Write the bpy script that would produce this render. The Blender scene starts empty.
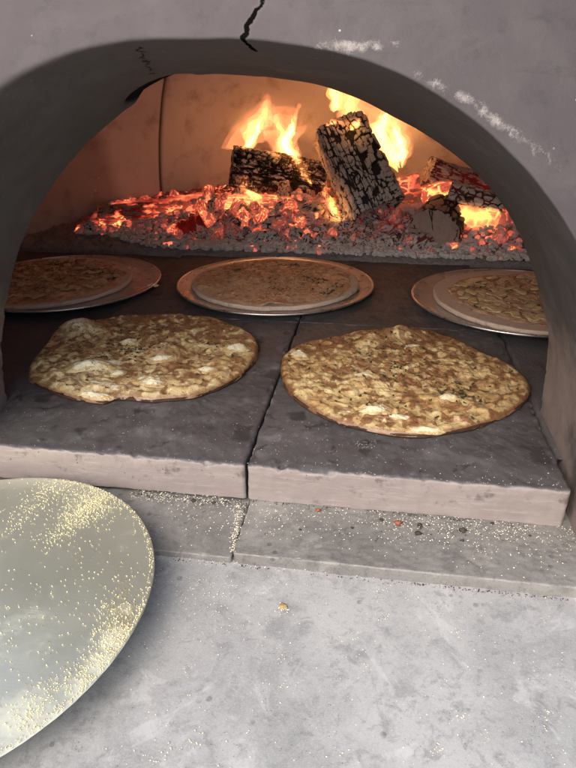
import bpy, math, random
import numpy as np
from mathutils import Vector, Matrix, Euler
random.seed(7); RNG = np.random.default_rng(11)
SC = bpy.context.scene
COL = SC.collection
R = math.radians

# ------------------------------------------------------------------ camera
PITCH, YAW, HC, FPX = R(26.), R(8.2), .36, 620.
cam = bpy.data.cameras.new('camera'); co = bpy.data.objects.new('camera', cam); COL.objects.link(co)
co.location = (0, 0, HC); co.rotation_euler = (math.pi/2-PITCH, 0, YAW)
cam.sensor_fit = 'VERTICAL'; cam.sensor_height = 24; cam.lens = FPX/768*24
cam.clip_start = .01; cam.clip_end = 200
SC.camera = co
_fw = np.array([-math.sin(YAW)*math.cos(PITCH), math.cos(YAW)*math.cos(PITCH), -math.sin(PITCH)])
_rt = np.array([math.cos(YAW), math.sin(YAW), 0.]); _up = np.cross(_rt, _fw)
C0 = np.array([0, 0, HC])
def at(px, py, z=None, Y=None, n=None, c=None):
    """photo measurement -> point of a known real plane (height z, depth Y, or plane n,c)"""
    d = _fw*FPX + _rt*(px-288) + _up*(384-py)
    if n is not None: t = np.dot(np.array(c)-C0, n)/np.dot(d, n)
    elif z is not None: t = (z-HC)/d[2]
    else: t = Y/d[1]
    return C0 + d*t

# ------------------------------------------------------------------ numpy noise
def _h(i, j, k, s):
    x = (i.astype(np.int64)*374761393 + j.astype(np.int64)*668265263 + k.astype(np.int64)*2147483647 + s*1274126177) & 0xffffffff
    x = ((x ^ (x >> 13))*1274126177) & 0xffffffff
    x = ((x ^ (x >> 16))*2246822519) & 0xffffffff
    return ((x ^ (x >> 15)) & 0xffffff)/float(0xffffff)
def vnoise(p, s=0):
    p = np.asarray(p, float); f = np.floor(p); q = p-f; q = q*q*q*(q*(q*6-15)+10); f = f.astype(np.int64)
    i, j, k = f[..., 0], f[..., 1], f[..., 2]; x, y, z = q[..., 0], q[..., 1], q[..., 2]; r = 0
    for a in (0, 1):
        for b in (0, 1):
            for c in (0, 1):
                r = r + _h(i+a, j+b, k+c, s)*(x if a else 1-x)*(y if b else 1-y)*(z if c else 1-z)
    return r
def fbm(p, o=4, s=0, g=.5):
    r = 0; a = 1; t = 0; p = np.asarray(p, float)
    for k in range(o):
        r = r + a*vnoise(p*(2.03**k)+k*17.3, s+k); t += a; a *= g
    return r/t
def voro(p, s=0):
    p = np.asarray(p, float); f = np.floor(p).astype(np.int64)
    d1 = np.full(p.shape[:-1], 9.); d2 = d1.copy(); idc = np.zeros(p.shape[:-1])
    for a in (-1, 0, 1):
        for b in (-1, 0, 1):
            for c in (-1, 0, 1):
                i, j, k = f[..., 0]+a, f[..., 1]+b, f[..., 2]+c
                dx = i+.15+.7*_h(i, j, k, s+1)-p[..., 0]; dy = j+.15+.7*_h(i, j, k, s+2)-p[..., 1]; dz = k+.15+.7*_h(i, j, k, s+3)-p[..., 2]
                d = np.sqrt(dx*dx+dy*dy+dz*dz)
                n = d < d1; d2 = np.where(n, d1, np.minimum(d2, d)); idc = np.where(n, _h(i, j, k, s+9), idc); d1 = np.where(n, d, d1)
    return d1, d2, idc
def sstep(a, b, x): t = np.clip((x-a)/(b-a), 0, 1); return t*t*(3-2*t)
def v3(a, b, c): return np.stack(np.broadcast_arrays(np.asarray(a, float), b, c), -1)

# ------------------------------------------------------------------ object helpers
def tag(o, label=None, cat=None, group=None, kind=None):
    if label: o['label'] = label
    if cat: o['category'] = cat
    if group: o['group'] = group
    if kind: o['kind'] = kind
    return o
def thing(name, label, cat, loc=(0, 0, 0), group=None):
    o = bpy.data.objects.new(name, None); COL.objects.link(o); o.location = loc; o.empty_display_size = .02
    return tag(o, label, cat, group)
def mesh(name, V, F, mat, parent=None, loc=(0, 0, 0), attrs=None, smooth=True):
    V = np.asarray(V, float).reshape(-1, 3)-np.asarray(loc, float)
    me = bpy.data.meshes.new(name)
    me.from_pydata(V.tolist(), [], F.tolist() if isinstance(F, np.ndarray) else F)
    if attrs:
        for k, a in attrs.items():
            at_ = me.attributes.new(k, 'FLOAT', 'POINT'); at_.data.foreach_set('value', np.asarray(a, np.float32).ravel())
    me.polygons.foreach_set('use_smooth', [smooth]*len(me.polygons))
    me.materials.append(mat); me.update()
    o = bpy.data.objects.new(name, me); COL.objects.link(o)
    if parent is not None: o.parent = parent
    else: o.location = loc
    return o
def gridF(nu, nv, cu=False, cv=False, off=0, flip=False):
    i, j = np.meshgrid(np.arange(nu if cu else nu-1), np.arange(nv if cv else nv-1), indexing='ij')
    i2, j2 = (i+1) % nu, (j+1) % nv
    F = np.stack([i*nv+j, i2*nv+j, i2*nv+j2, i*nv+j2], -1).reshape(-1, 4)+off
    return F[:, ::-1] if flip else F
def merge(parts):
    V = []; F = []; n = 0
    for v, f in parts:
        v = np.asarray(v).reshape(-1, 3); V.append(v); F += [[a+n for a in q] for q in (f.tolist() if isinstance(f, np.ndarray) else f)]; n += len(v)
    return np.concatenate(V), F
def catmull(P, n):
    P = np.asarray(P, float); Q = np.vstack([2*P[0]-P[1], P, 2*P[-1]-P[-2]]); out = []
    t = np.linspace(0, len(P)-1, n); k = np.minimum(t.astype(int), len(P)-2); u = (t-k)[:, None]
    a, b, c, d = Q[k], Q[k+1], Q[k+2], Q[k+3]
    return .5*((2*b)+(-a+c)*u+(2*a-5*b+4*c-d)*u**2+(-a+3*b-3*c+d)*u**3)

# ------------------------------------------------------------------ node helpers
class NT:
    def __init__(s, name, disp=False):
        s.m = bpy.data.materials.new(name); s.m.use_nodes = True; s.t = s.m.node_tree; s.t.nodes.clear()
        s.out = s.t.nodes.new('ShaderNodeOutputMaterial'); s.tc = s.t.nodes.new('ShaderNodeTexCoord')
        s.obj = s.tc.outputs['Object']
    def lk(s, v, sock):
        if hasattr(v, 'is_output'): s.t.links.new(v, sock)
        elif isinstance(v, (tuple, list)) and len(v) == 3 and sock.type == 'RGBA': sock.default_value = (*v, 1)
        else: sock.default_value = v
    def math(s, op, a, b=0., c=0., clamp=False):
        n = s.t.nodes.new('ShaderNodeMath'); n.operation = op; n.use_clamp = clamp
        s.lk(a, n.inputs[0]); s.lk(b, n.inputs[1]); s.lk(c, n.inputs[2]); return n.outputs[0]
    def vec(s, op, a, b=(0, 0, 0), sc=None, out=0):
        n = s.t.nodes.new('ShaderNodeVectorMath'); n.operation = op
        s.lk(a, n.inputs[0]); s.lk(b, n.inputs[1])
        if sc is not None: s.lk(sc, n.inputs['Scale'])
        return n.outputs[out]
    def noise(s, scale, detail=4, rough=.55, v=None, dist=0., col=False):
        n = s.t.nodes.new('ShaderNodeTexNoise'); s.lk(v if v is not None else s.obj, n.inputs['Vector'])
        n.inputs['Scale'].default_value = scale; n.inputs['Detail'].default_value = detail
        n.inputs['Roughness'].default_value = rough; n.inputs['Distortion'].default_value = dist
        return n.outputs['Color' if col else 'Fac']
    def vor(s, scale, feat='F1', v=None, rnd=1., out='Distance'):
        n = s.t.nodes.new('ShaderNodeTexVoronoi'); n.feature = feat; s.lk(v if v is not None else s.obj, n.inputs['Vector'])
        n.inputs['Scale'].default_value = scale; n.inputs['Randomness'].default_value = rnd
        return n.outputs[out]
    def ramp(s, f, stops, mode='LINEAR'):
        n = s.t.nodes.new('ShaderNodeValToRGB'); n.color_ramp.interpolation = mode; e = n.color_ramp.elements
        while len(e) < len(stops): e.new(.5)
        for q, (p, c) in zip(e, stops):
            q.position = p; q.color = (c, c, c, 1) if not isinstance(c, tuple) else (*c, 1)
        s.lk(f, n.inputs[0]); return n.outputs[0]
    def ss(s, f, a, b, lo=0., hi=1.):
        n = s.t.nodes.new('ShaderNodeMapRange'); n.interpolation_type = 'SMOOTHSTEP'
        s.lk(f, n.inputs[0]); 
        for i, q in enumerate((a, b, lo, hi)): n.inputs[1+i].default_value = q
        return n.outputs[0]
    def mix(s, f, a, b, mode='MIX'):
        n = s.t.nodes.new('ShaderNodeMix'); n.data_type = 'RGBA'; n.blend_type = mode
        s.lk(f, n.inputs[0]); s.lk(a, n.inputs[6]); s.lk(b, n.inputs[7]); return n.outputs[2]
    def attr(s, name): 
        n = s.t.nodes.new('ShaderNodeAttribute'); n.attribute_name = name; return n.outputs['Fac']
    def xyz(s, v):
        n = s.t.nodes.new('ShaderNodeSeparateXYZ'); s.lk(v, n.inputs[0]); return n.outputs
    def scale(s, v, k): return s.vec('MULTIPLY', v, k)
    def bump(s, h, dist=.001, st=1., nrm=None):
        n = s.t.nodes.new('ShaderNodeBump'); s.lk(h, n.inputs['Height']); n.inputs['Distance'].default_value = dist
        n.inputs['Strength'].default_value = st
        if nrm is not None: s.lk(nrm, n.inputs['Normal'])
        return n.outputs[0]
    def bsdf(s, color, rough=.6, nrm=None, metal=0., spec=.5, **kw):
        n = s.t.nodes.new('ShaderNodeBsdfPrincipled'); s.lk(color, n.inputs['Base Color']); s.lk(rough, n.inputs['Roughness'])
        s.lk(metal, n.inputs['Metallic']); s.lk(spec, n.inputs['Specular IOR Level'])
        if nrm is not None: s.lk(nrm, n.inputs['Normal'])
        for k, v in kw.items(): s.lk(v, n.inputs[k.replace('_', ' ')])
        s.t.links.new(n.outputs[0], s.out.inputs['Surface']); return s.m
    def polydist(s, v, pts):
        """distance to a polyline in the XZ plane of object space"""
        best = None
        for a, b in zip(pts[:-1], pts[1:]):
            a, b = [tuple(map(float, q)) if len(q) == 3 else (q[0], 0., q[1]) for q in (a, b)]; ab = tuple(b[i]-a[i] for i in range(3)); L = sum(q*q for q in ab)
            pa = s.vec('SUBTRACT', v, a)
            t = s.math('MULTIPLY', s.vec('DOT_PRODUCT', pa, ab, out=1), 1./L, clamp=True)
            d = s.vec('LENGTH', s.vec('SUBTRACT', pa, s.vec('SCALE', ab, sc=t)), out=1)
            best = d if best is None else s.math('MINIMUM', best, d)
        return best

# ------------------------------------------------------------------ materials
def m_plaster(p2):
    k = NT('grey_refractory_render'); X = k.xyz(k.obj)
    big = k.noise(5, 4); mid = k.noise(28, 6, .6); fine = k.noise(260, 4, .7)
    soot = k.attr('soffit')  # tunnel mask; weakened on the left to hold a painted highlight band
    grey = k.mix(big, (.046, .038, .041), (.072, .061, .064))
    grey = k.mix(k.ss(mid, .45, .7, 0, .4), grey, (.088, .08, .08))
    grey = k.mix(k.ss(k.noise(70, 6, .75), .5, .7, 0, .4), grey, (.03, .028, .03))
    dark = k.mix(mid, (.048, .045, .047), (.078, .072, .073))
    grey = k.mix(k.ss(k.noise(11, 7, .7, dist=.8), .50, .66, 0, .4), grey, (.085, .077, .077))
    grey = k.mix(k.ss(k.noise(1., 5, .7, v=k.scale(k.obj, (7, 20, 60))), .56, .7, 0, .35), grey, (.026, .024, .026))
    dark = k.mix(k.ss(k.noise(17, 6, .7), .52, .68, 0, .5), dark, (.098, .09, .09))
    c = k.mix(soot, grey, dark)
    # raw brownish jamb masonry low down
    low = k.ss(k.math('ADD', X[2], k.math('MULTIPLY', k.math('SUBTRACT', mid, .5), .10)), .085, .155, 1, 0)
    brick = k.mix(k.noise(40, 6, .65), (.125, .098, .088), (.27, .215, .195))
    brick = k.mix(k.ss(k.noise(13, 5), .5, .7), brick, (.07, .058, .056))
    c = k.mix(k.math('MULTIPLY', low, k.math('MULTIPLY_ADD', soot, .7, .3)), c, brick)
    # pale scuffed render
    sc = k.attr('scuff'); sn = k.noise(150, 5, .75)
    sm = k.ss(k.math('MULTIPLY_ADD', sc, .75, k.math('MULTIPLY_ADD', sn, 1.7, -.95)), .25, .75)
    c = k.mix(k.math('MULTIPLY', sm, .75), c, (.31, .285, .265))
    # sparse light specks and pits
    sp = k.vor(95); spm = k.math('MULTIPLY', k.ss(sp, .05, .09, 1, 0), k.ss(k.noise(22, 2), .57, .64))
    c = k.mix(spm, c, (.3, .29, .28))
    # chip at the crown: its soot and recess shade are put into the colour
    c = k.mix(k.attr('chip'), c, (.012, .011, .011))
    # cracks
    wv = k.vec('ADD', k.scale(k.obj, (1., 0., 1.)), k.vec('SCALE', k.vec('SUBTRACT', k.noise(140, 3, .6, col=True), (.5, .5, .5)), sc=.004))
    p1 = [at(a, b, Y=.446) for a, b in ((270, -25), (262, -3), (261, 6), (256, 11), (254, 19), (248.5, 26), (248.5, 34), (245.5, 38), (245, 47))]
    d1 = k.polydist(wv, [(q[0], q[2]) for q in p1]); wv2 = k.vec('ADD', k.obj, k.vec('SCALE', k.vec('SUBTRACT', k.noise(85, 4, .65, col=True), (.5, .5, .5)), sc=.016)); d2 = k.polydist(wv2, p2)
    wid = k.math('MULTIPLY_ADD', k.noise(90, 3), .0032, -.0006)
    c1 = k.ss(k.math('SUBTRACT', d1, wid), 0.0, .0008, 1, 0)
    front = k.ss(X[1], .53, .56, 1, 0)
    c1 = k.math('MULTIPLY', c1, front)
    c2 = k.ss(d2, .0006, .0020, 1, 0)
    halo = k.math('MULTIPLY', k.ss(d1, .001, .004, 1, 0), k.math('MULTIPLY', front, .35))
    c = k.mix(halo, c, (.11, .10, .10))
    cr = k.math('MAXIMUM', c1, k.math('MULTIPLY', c2, .9))
    c = k.mix(cr, c, (.004, .0035, .0035))
    h = k.math('ADD', k.math('MULTIPLY', mid, .5), k.math('MULTIPLY', fine, .3))
    h = k.math('ADD', h, k.math('MULTIPLY', sm, k.math('MULTIPLY', sn, 1.2)))
    h = k.math('SUBTRACT', h, k.math('MULTIPLY', cr, .8))
    h = k.math('ADD', h, k.math('MULTIPLY', low, k.math('MULTIPLY', k.noise(60, 6, .7), 1.5)))
    return k.bsdf(c, k.ss(mid, .3, .7, .62, .8), k.bump(h, .0012, .8), spec=k.math('MULTIPLY', .35, k.math('SUBTRACT', 1., k.math('MAXIMUM', cr, k.attr('chip')))))
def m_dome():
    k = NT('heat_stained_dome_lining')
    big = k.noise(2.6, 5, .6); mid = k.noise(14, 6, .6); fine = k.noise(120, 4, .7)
    c = k.mix(big, (.48, .52, .575), (.66, .705, .765))  # base cooled and lightened to offset orange firelight and missing daylight
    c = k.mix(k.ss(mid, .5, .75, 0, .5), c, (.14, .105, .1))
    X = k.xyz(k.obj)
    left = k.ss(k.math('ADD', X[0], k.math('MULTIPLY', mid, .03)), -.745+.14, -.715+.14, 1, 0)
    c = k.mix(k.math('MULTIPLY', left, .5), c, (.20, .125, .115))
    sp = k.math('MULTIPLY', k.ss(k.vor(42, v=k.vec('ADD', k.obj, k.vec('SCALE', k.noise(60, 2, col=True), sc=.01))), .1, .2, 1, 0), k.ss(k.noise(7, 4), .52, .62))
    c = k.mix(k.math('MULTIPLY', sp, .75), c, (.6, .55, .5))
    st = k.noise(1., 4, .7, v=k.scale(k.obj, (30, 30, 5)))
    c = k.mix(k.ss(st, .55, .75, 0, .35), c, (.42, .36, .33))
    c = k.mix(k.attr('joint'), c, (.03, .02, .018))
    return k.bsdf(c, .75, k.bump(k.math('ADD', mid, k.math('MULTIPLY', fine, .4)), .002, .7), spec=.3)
def m_slab(rear=0.):
    k = NT('sooty_firebrick'); X = k.xyz(k.obj)
    G = k.t.nodes.new('ShaderNodeNewGeometry'); N = k.xyz(G.outputs['Normal'])
    mid = k.noise(22, 6, .65); fine = k.noise(340, 3, .7); big = k.noise(6, 4)
    top = k.mix(big, (.047, .0445, .048), (.088, .083, .087))
    top = k.mix(k.ss(mid, .5, .72, 0, .6), top, (.15, .137, .146))
    top = k.mix(k.ss(k.noise(9, 6, .7, dist=.5), .5, .62, 0, .6), top, (.04, .036, .039))
    top = k.mix(k.ss(k.noise(130, 5, .75), .56, .68, 0, .5), top, (.19, .175, .18))
    blot = k.ss(k.noise(30, 5, .65, dist=.6), .58, .64)
    top = k.mix(k.math('MULTIPLY', blot, .75), top, (.022, .02, .021))
    side = k.mix(k.noise(1., 5, .6, v=k.scale(k.obj, (14, 14, 90))), (.155, .132, .125), (.27, .235, .222))
    side = k.mix(k.ss(k.noise(45, 5, .7), .56, .70, 0, .7), side, (.075, .06, .057))
    side = k.mix(k.ss(k.noise(1., 6, .75, v=k.scale(k.obj, (30, 30, 260))), .52, .66, 0, .5), side, (.30, .26, .25))
    lip = k.math('ADD', N[2], k.math('MULTIPLY', k.math('SUBTRACT', k.noise(60, 4, .7), .5), .9))
    f = k.math('MAXIMUM', k.ss(lip, .35, .85), k.math('MAXIMUM', k.ss(N[1], -.5, -.25), rear))
    c = k.mix(f, side, top)
    h = k.math('ADD', mid, k.math('MULTIPLY', fine, .5))
    return k.bsdf(c, k.ss(mid, .35, .7, .5, .72), k.bump(h, .0009, .7), spec=.45)
def m_stone(name, a, b, dirt, dist=.0006, blue=0., stains=None):
    k = NT(name)
    big = k.noise(4.5, 5, .6, dist=.3); mid = k.noise(24, 7, .65, dist=.4); fine = k.noise(420, 3, .7)
    c = k.mix(k.ss(big, .3, .7), a, b)
    c = k.mix(k.ss(mid, .52, .68, 0, .55), c, dirt)
    c = k.mix(k.ss(k.noise(75, 5, .7, dist=.5), .52, .68, 0, .55), c, dirt)
    c = k.mix(k.ss(k.noise(210, 5, .75), .5, .7, 0, .35), c, dirt)
    c = k.mix(k.ss(k.noise(11, 6, .7, dist=1.2), .55, .62, 0, .30), c, tuple(min(.8, q*1.5) for q in b))
    scr = k.noise(1., 4, .7, v=k.scale(k.vec('ADD', k.obj, k.vec('SCALE', k.noise(5, 2, col=True), sc=.05)), (240, 9, 9)))
    c = k.mix(k.ss(k.noise(7, 6, .75, dist=.9), .5, .66, 0, .5), c, tuple(.5*(a_+d_) for a_, d_ in zip(a, dirt)))
    c = k.mix(k.ss(scr, .66, .72, 0, .25), c, tuple(min(.8, q*1.5) for q in b))
    sp = k.math('MULTIPLY', k.ss(k.vor(70), .14, .22, 1, 0), k.ss(k.noise(17, 3), .56, .62))
    c = k.mix(k.math('MULTIPLY', sp, .55), c, tuple(q*.45 for q in dirt))
    pr_ = k.math('MULTIPLY', k.ss(k.vor(330), .10, .2, 1, 0), k.ss(k.noise(40, 3), .5, .6)); c = k.mix(k.math('MULTIPLY', pr_, .7), c, tuple(q*.35 for q in dirt))
    c = k.mix(k.ss(k.noise(700, 3, .8), .45, .7, 0, .3), c, tuple(min(.8, q*1.35) for q in b))
    if stains:
        for (x, y, r, dk) in stains:
            d = k.vec('LENGTH', k.vec('MULTIPLY', k.vec('SUBTRACT', k.vec('ADD', k.obj, k.vec('SCALE', k.vec('SUBTRACT', k.noise(60, 3, col=True), (.5, .5, .5)), sc=r*1.2)), (x, y, 0)), (1, 1, 0)), out=1)
            c = k.mix(k.math('MULTIPLY', k.ss(d, r*.5, r, 1, 0), dk), c, tuple(q*.3 for q in dirt))
    h = k.math('ADD', mid, k.math('MULTIPLY', fine, .35))
    return k.bsdf(c, k.ss(mid, .3, .7, .38, .62), k.bump(h, dist, .7), spec=.5)
def m_floor():
    k = NT('blackened_hearth_floor'); mid = k.noise(30, 6, .65)
    c = k.mix(mid, (.05, .047, .05), (.12, .112, .118))
    return k.bsdf(c, k.ss(mid, .3, .7, .5, .8), k.bump(k.math('ADD', mid, k.noise(300, 3)), .0015, .8), spec=.4)
HEAT = [(0, (0., 0., 0.)), (.18, (.06, .002, .001)), (.36, (.34, .036, .018)), (.55, (.66, .115, .05)), (.8, (.92, .29, .10)), (1., (1., .62, .16))]
def m_ember():
    """burning wood and coals: object colour = (heat, ash cover, brownness); mesh attributes crack / hot"""
    k = NT('glowing_charred_wood'); oi = k.t.nodes.new('ShaderNodeObjectInfo'); S = k.t.nodes.new('ShaderNodeSeparateColor')
    k.t.links.new(oi.outputs['Color'], S.inputs[0]); heat, ash, brown = S.outputs
    pos = k.vec('ADD', k.vec('SCALE', k.obj, sc=oi.outputs['Alpha']), k.vec('SCALE', (3.1, 1.7, 2.3), sc=oi.outputs['Random']))
    crack, hot = k.attr('crack'), k.attr('hot')
    n = k.noise(38, 5, .65, v=pos); nf = k.noise(170, 4, .7, v=pos); nb = k.noise(14, 3, v=pos)
    grain = k.noise(1, 4, .6, v=k.scale(pos, (60, 60, 60)))
    ashc = k.mix(nf, (.42, .405, .42), (.79, .79, .82))
    ashc = k.mix(brown, ashc, (.30, .19, .15))
    char = k.mix(nf, (.008, .007, .007), (.035, .03, .03))
    fa = k.ss(k.math('ADD', k.math('MULTIPLY_ADD', n, .9, -.45), k.math('MULTIPLY_ADD', nf, .5, k.math('SUBTRACT', ash, .25))), .36, .58)
    fa = k.math('MULTIPLY', fa, k.ss(crack, .25, .75, 1, .04))
    c = k.mix(fa, char, ashc)
    e = k.math('MULTIPLY', k.math('MULTIPLY', heat, hot), k.math('MULTIPLY_ADD', fa, -.5, 1.12))
    e = k.math('MULTIPLY', e, k.math('MULTIPLY_ADD', nb, 2.0, -.05))
    e = k.math('MULTIPLY', e, k.math('MULTIPLY_ADD', n, 1.0, .5))
    e = k.math('MULTIPLY', e, k.math('MULTIPLY_ADD', crack, .35, .85))
    e = k.math('SUBTRACT', e, k.math('MULTIPLY', nf, .10), clamp=True)
    ec = k.ramp(e, HEAT)
    h = k.math('ADD', n, k.math('MULTIPLY', nf, .6)); h = k.math('SUBTRACT', h, k.math('MULTIPLY', crack, 1.))
    return k.bsdf(c, .85, k.bump(h, .003, .8), spec=.2, Emission_Color=ec, Emission_Strength=EMIT)
def m_ash():
    k = NT('grey_wood_ash'); n = k.noise(60, 6, .7); nf = k.noise(260, 4, .75); nb = k.noise(9, 4)
    c = k.mix(n, (.16, .145, .15), (.42, .385, .395))
    c = k.mix(k.ss(k.vor(110), .0, .35, .5, 0), c, (.05, .045, .045))
    c = k.mix(k.ss(nf, .6, .7, 0, .7), c, (.5, .47, .47))
    e = k.math('MULTIPLY', k.attr('hot'), k.ss(k.noise(45, 4, .7), .42, .7, 0, 1.))
    return k.bsdf(c, .95, k.bump(k.math('ADD', n, nf), .004, 1.), spec=.1, Emission_Color=k.ramp(e, HEAT), Emission_Strength=EMIT)
def m_cheese(name, base1, base2, brown, dark, mozz, spot=.55, herb=.0, gloss=.38, sc=1.):
    k = NT(name); pos = k.vec('ADD', k.obj, k.vec('SCALE', k.vec('SUBTRACT', k.noise(60*sc, 4, .65, col=True), (.5, .5, .5)), sc=.016/sc))
    z1 = k.noise(15*sc, 4, .6, v=pos); n1 = k.noise(34*sc, 5, .62, v=pos); n2 = k.noise(85*sc, 5, .65, v=pos); n3 = k.noise(330, 4, .7)
    mz = k.attr('mozz'); br = k.attr('brown'); keep = k.math('SUBTRACT', 1., k.math('MULTIPLY', mz, .9))
    c = k.mix(k.ss(k.math('MULTIPLY_ADD', n1, .6, k.math('MULTIPLY', z1, .4)), .42, .56), base1, base2)
    # pale runs of soft cheese
    lt = k.ss(k.math('MULTIPLY_ADD', n2, .35, k.math('MULTIPLY', k.noise(30*sc, 5, .65, v=pos, dist=1.), .65)), .52, .62)
    c = k.mix(k.math('MULTIPLY', lt, .55), c, mozz)
    # browning: zones, peaks and flecks
    f = k.math('ADD', k.math('MULTIPLY', n2, .5), k.math('MULTIPLY', z1, .5)); f = k.math('MULTIPLY_ADD', br, .10, f)
    c = k.mix(k.math('MULTIPLY', k.math('MULTIPLY', k.ss(k.math('MULTIPLY_ADD', n3, .22, f), .56, .86), keep), .8), c, brown)
    pk = k.math('MULTIPLY', k.ss(k.math('MULTIPLY_ADD', n2, .8, br), .72, 1.05), keep)
    c = k.mix(k.math('MULTIPLY', pk, .85), c, k.mix(n3, dark, brown))
    # red brown blisters, size varies per cell
    vd = k.vor(50*sc, v=pos); vc = k.xyz(k.vor(50*sc, v=pos, out='Color'))
    rad_ = k.math('MULTIPLY', k.ss(vc[0], spot-.12, 1.), .42)
    vs = k.math('MULTIPLY', k.ss(k.math('SUBTRACT', k.math('MULTIPLY_ADD', n3, .25, vd), rad_), -.06, .20, 1, 0), keep)
    vs = k.math('MULTIPLY', vs, k.ss(rad_, .05, .12))
    c = k.mix(k.math('MULTIPLY', vs, .88), c, k.mix(n2, dark, brown))
    c = k.mix(k.ss(k.math('ADD', mz, k.math('MULTIPLY_ADD', n2, 1.3, -.65)), .40, .72), c, k.mix(n3, mozz, tuple(q*.86 for q in mozz)))
    c = k.mix(k.math('MULTIPLY', k.ss(k.vor(190, v=pos), .12, .3, 1, 0), k.ss(k.noise(60, 2), .5, .6, 0, .8)), c, tuple(q*.35 for q in dark))
    c = k.mix(k.ss(k.math('ADD', k.attr('rim'), k.math('MULTIPLY_ADD', n2, .6, -.3)), .3, .8, 0, .9), c, k.mix(n2, tuple(q*.5 for q in dark), brown))
    h = k.math('ADD', k.math('MULTIPLY', n2, 1.1), k.math('MULTIPLY', n3, .4)); h = k.math('ADD', h, k.math('MULTIPLY', vs, .35))
    return k.bsdf(c, k.ss(n1, .3, .7, gloss, gloss+.25), k.bump(h, .0022, .9), spec=.6, Coat_Weight=.3, Coat_Roughness=.16)
def m_dough(name='pale_dough', a=(.62, .50, .42), b=(.48, .36, .28)):
    k = NT(name); n = k.noise(40, 5, .6); f = k.noise(200, 4)
    c = k.mix(n, a, b); c = k.mix(k.ss(k.noise(95, 4), .58, .68, 0, .5), c, tuple(q*.5 for q in b))
    return k.bsdf(c, .75, k.bump(k.math('ADD', n, k.math('MULTIPLY', f, .3)), .001, .6), spec=.3)
def m_simple(name, a, b, sc=80, rough=.6, dist=.0008, metal=0., spec=.5):
    k = NT(name); n = k.noise(sc, 5, .65)
    return k.bsdf(k.mix(n, a, b), rough, k.bump(n, dist, .6), metal=metal, spec=spec)
def m_tray():
    k = NT('worn_aluminium_tray'); n = k.noise(30, 5, .6); sw = k.noise(1, 4, .7, v=k.scale(k.obj, (250, 14, 14)))
    c = k.mix(n, (.52, .49, .48), (.70, .67, .65)); c = k.mix(k.ss(k.noise(9, 4), .5, .7, 0, .35), c, (.3, .25, .23))
    return k.bsdf(c, k.ss(n, .3, .7, .24, .42), k.bump(sw, .0002, .4), metal=.9)
def m_peel():
    k = NT('brushed_dusty_peel_metal'); n = k.noise(7, 5, .6); f = k.noise(600, 3, .7)
    br = k.noise(1, 4, .7, v=k.scale(k.obj, (9, 500, 9)))
    c = k.mix(n, (.67, .69, .58), (.78, .80, .68)); dust = k.ss(k.math('ADD', k.noise(18, 6, .75), k.math('MULTIPLY', f, .35)), .72, .9)
    c = k.mix(k.math('MULTIPLY', dust, .22), c, (.72, .71, .56))
    film_sheen = k.attr('film_sheen'); fm = k.ss(k.math('MULTIPLY_ADD', film_sheen, .8, k.math('MULTIPLY_ADD', k.noise(160, 6, .75), .6, -.33)), .3, .7)
    c = k.mix(k.math('MULTIPLY', fm, .35), c, (.68, .66, .50))
    met = k.math('MULTIPLY', k.math('SUBTRACT', 1., k.math('MAXIMUM', k.math('MULTIPLY', dust, .25), k.math('MULTIPLY', fm, .45))), .8)
    return k.bsdf(c, k.ss(n, .3, .7, .30, .42), k.bump(k.math('ADD', br, k.math('MULTIPLY', f, .5)), .00012, .5), metal=met)
def m_flame(name, col, strength, scale=22.):
    k = NT(name); P = k.vec('ADD', k.scale(k.obj, (1., 1., .33)), k.vec('SCALE', k.noise(9, 2, col=True), sc=.05))
    n = k.noise(scale, 3, .55, v=P)
    e = k.t.nodes.new('ShaderNodeEmission'); k.lk(col, e.inputs[0])
    k.lk(k.math('MULTIPLY', k.ss(n, .40, .60, .05, 1.), strength), e.inputs[1])
    k.t.links.new(e.outputs[0], k.out.inputs['Volume'])
    k.m.cycles.volume_step_rate = 1.2
    return k.m
EMIT = .92; CZ = -.0555
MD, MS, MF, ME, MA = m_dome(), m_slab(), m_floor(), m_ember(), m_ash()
q1 = at(360, 591, z=CZ); q2 = at(422, 650, z=CZ); q3 = at(470, 590, z=CZ); q4 = at(210, 655, z=CZ)
MC = m_stone('polished_concrete_counter', (.235, .238, .238), (.375, .38, .378), (.15, .153, .156),
             stains=[(q1[0], q1[1], .0045, .8), (q2[0], q2[1], .005, .6), (q3[0], q3[1], .003, .5), (q4[0], q4[1], .004, .4)])
ML = m_stone('worn_grey_ledge_stone', (.135, .132, .126), (.215, .206, .196), (.070, .067, .066), dist=.0009)

# ------------------------------------------------------------------ oven: mouth, dome
XC = -.122
def plane_y(x): return .6945+.101*x
inn = [(10, 300), (15, 270), (31, 222), (47, 194), (75, 160), (109, 127), (134, 107), (151, 97), (165, 82), (200, 77), (260, 77), (300, 82), (350, 95), (400, 120), (450, 153), (500, 203), (530, 262), (540, 300)]
npl = np.array([.101, -1, 0.]); cpl = np.array([0, .6945, 0])
IA = []; IR = []
for p in inn:
    q = at(*p, n=npl, c=cpl); IA.append(math.atan2(q[2], q[0]-XC)); IR.append(math.hypot(q[2], q[0]-XC))
IA = [math.pi]+IA+[0.]; IR = [.331]+IR+[.333]
oa, orr = np.array(IA)[::-1], np.array(IR)[::-1]
def inner_r(a):
    r = np.interp(a, oa, orr); 
    for d in (.03, .06): r = .5*r+.25*(np.interp(a+d, oa, orr)+np.interp(a-d, oa, orr))
    return r
def outer_r(a, n=2.15, hw=.335, tp=.386):
    return (np.abs(np.cos(a)/hw)**n+np.abs(np.sin(a)/tp)**n)**(-1/n)
NA, NLEG = 520, 26
ang = np.linspace(math.pi, 0, NA)
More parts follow.
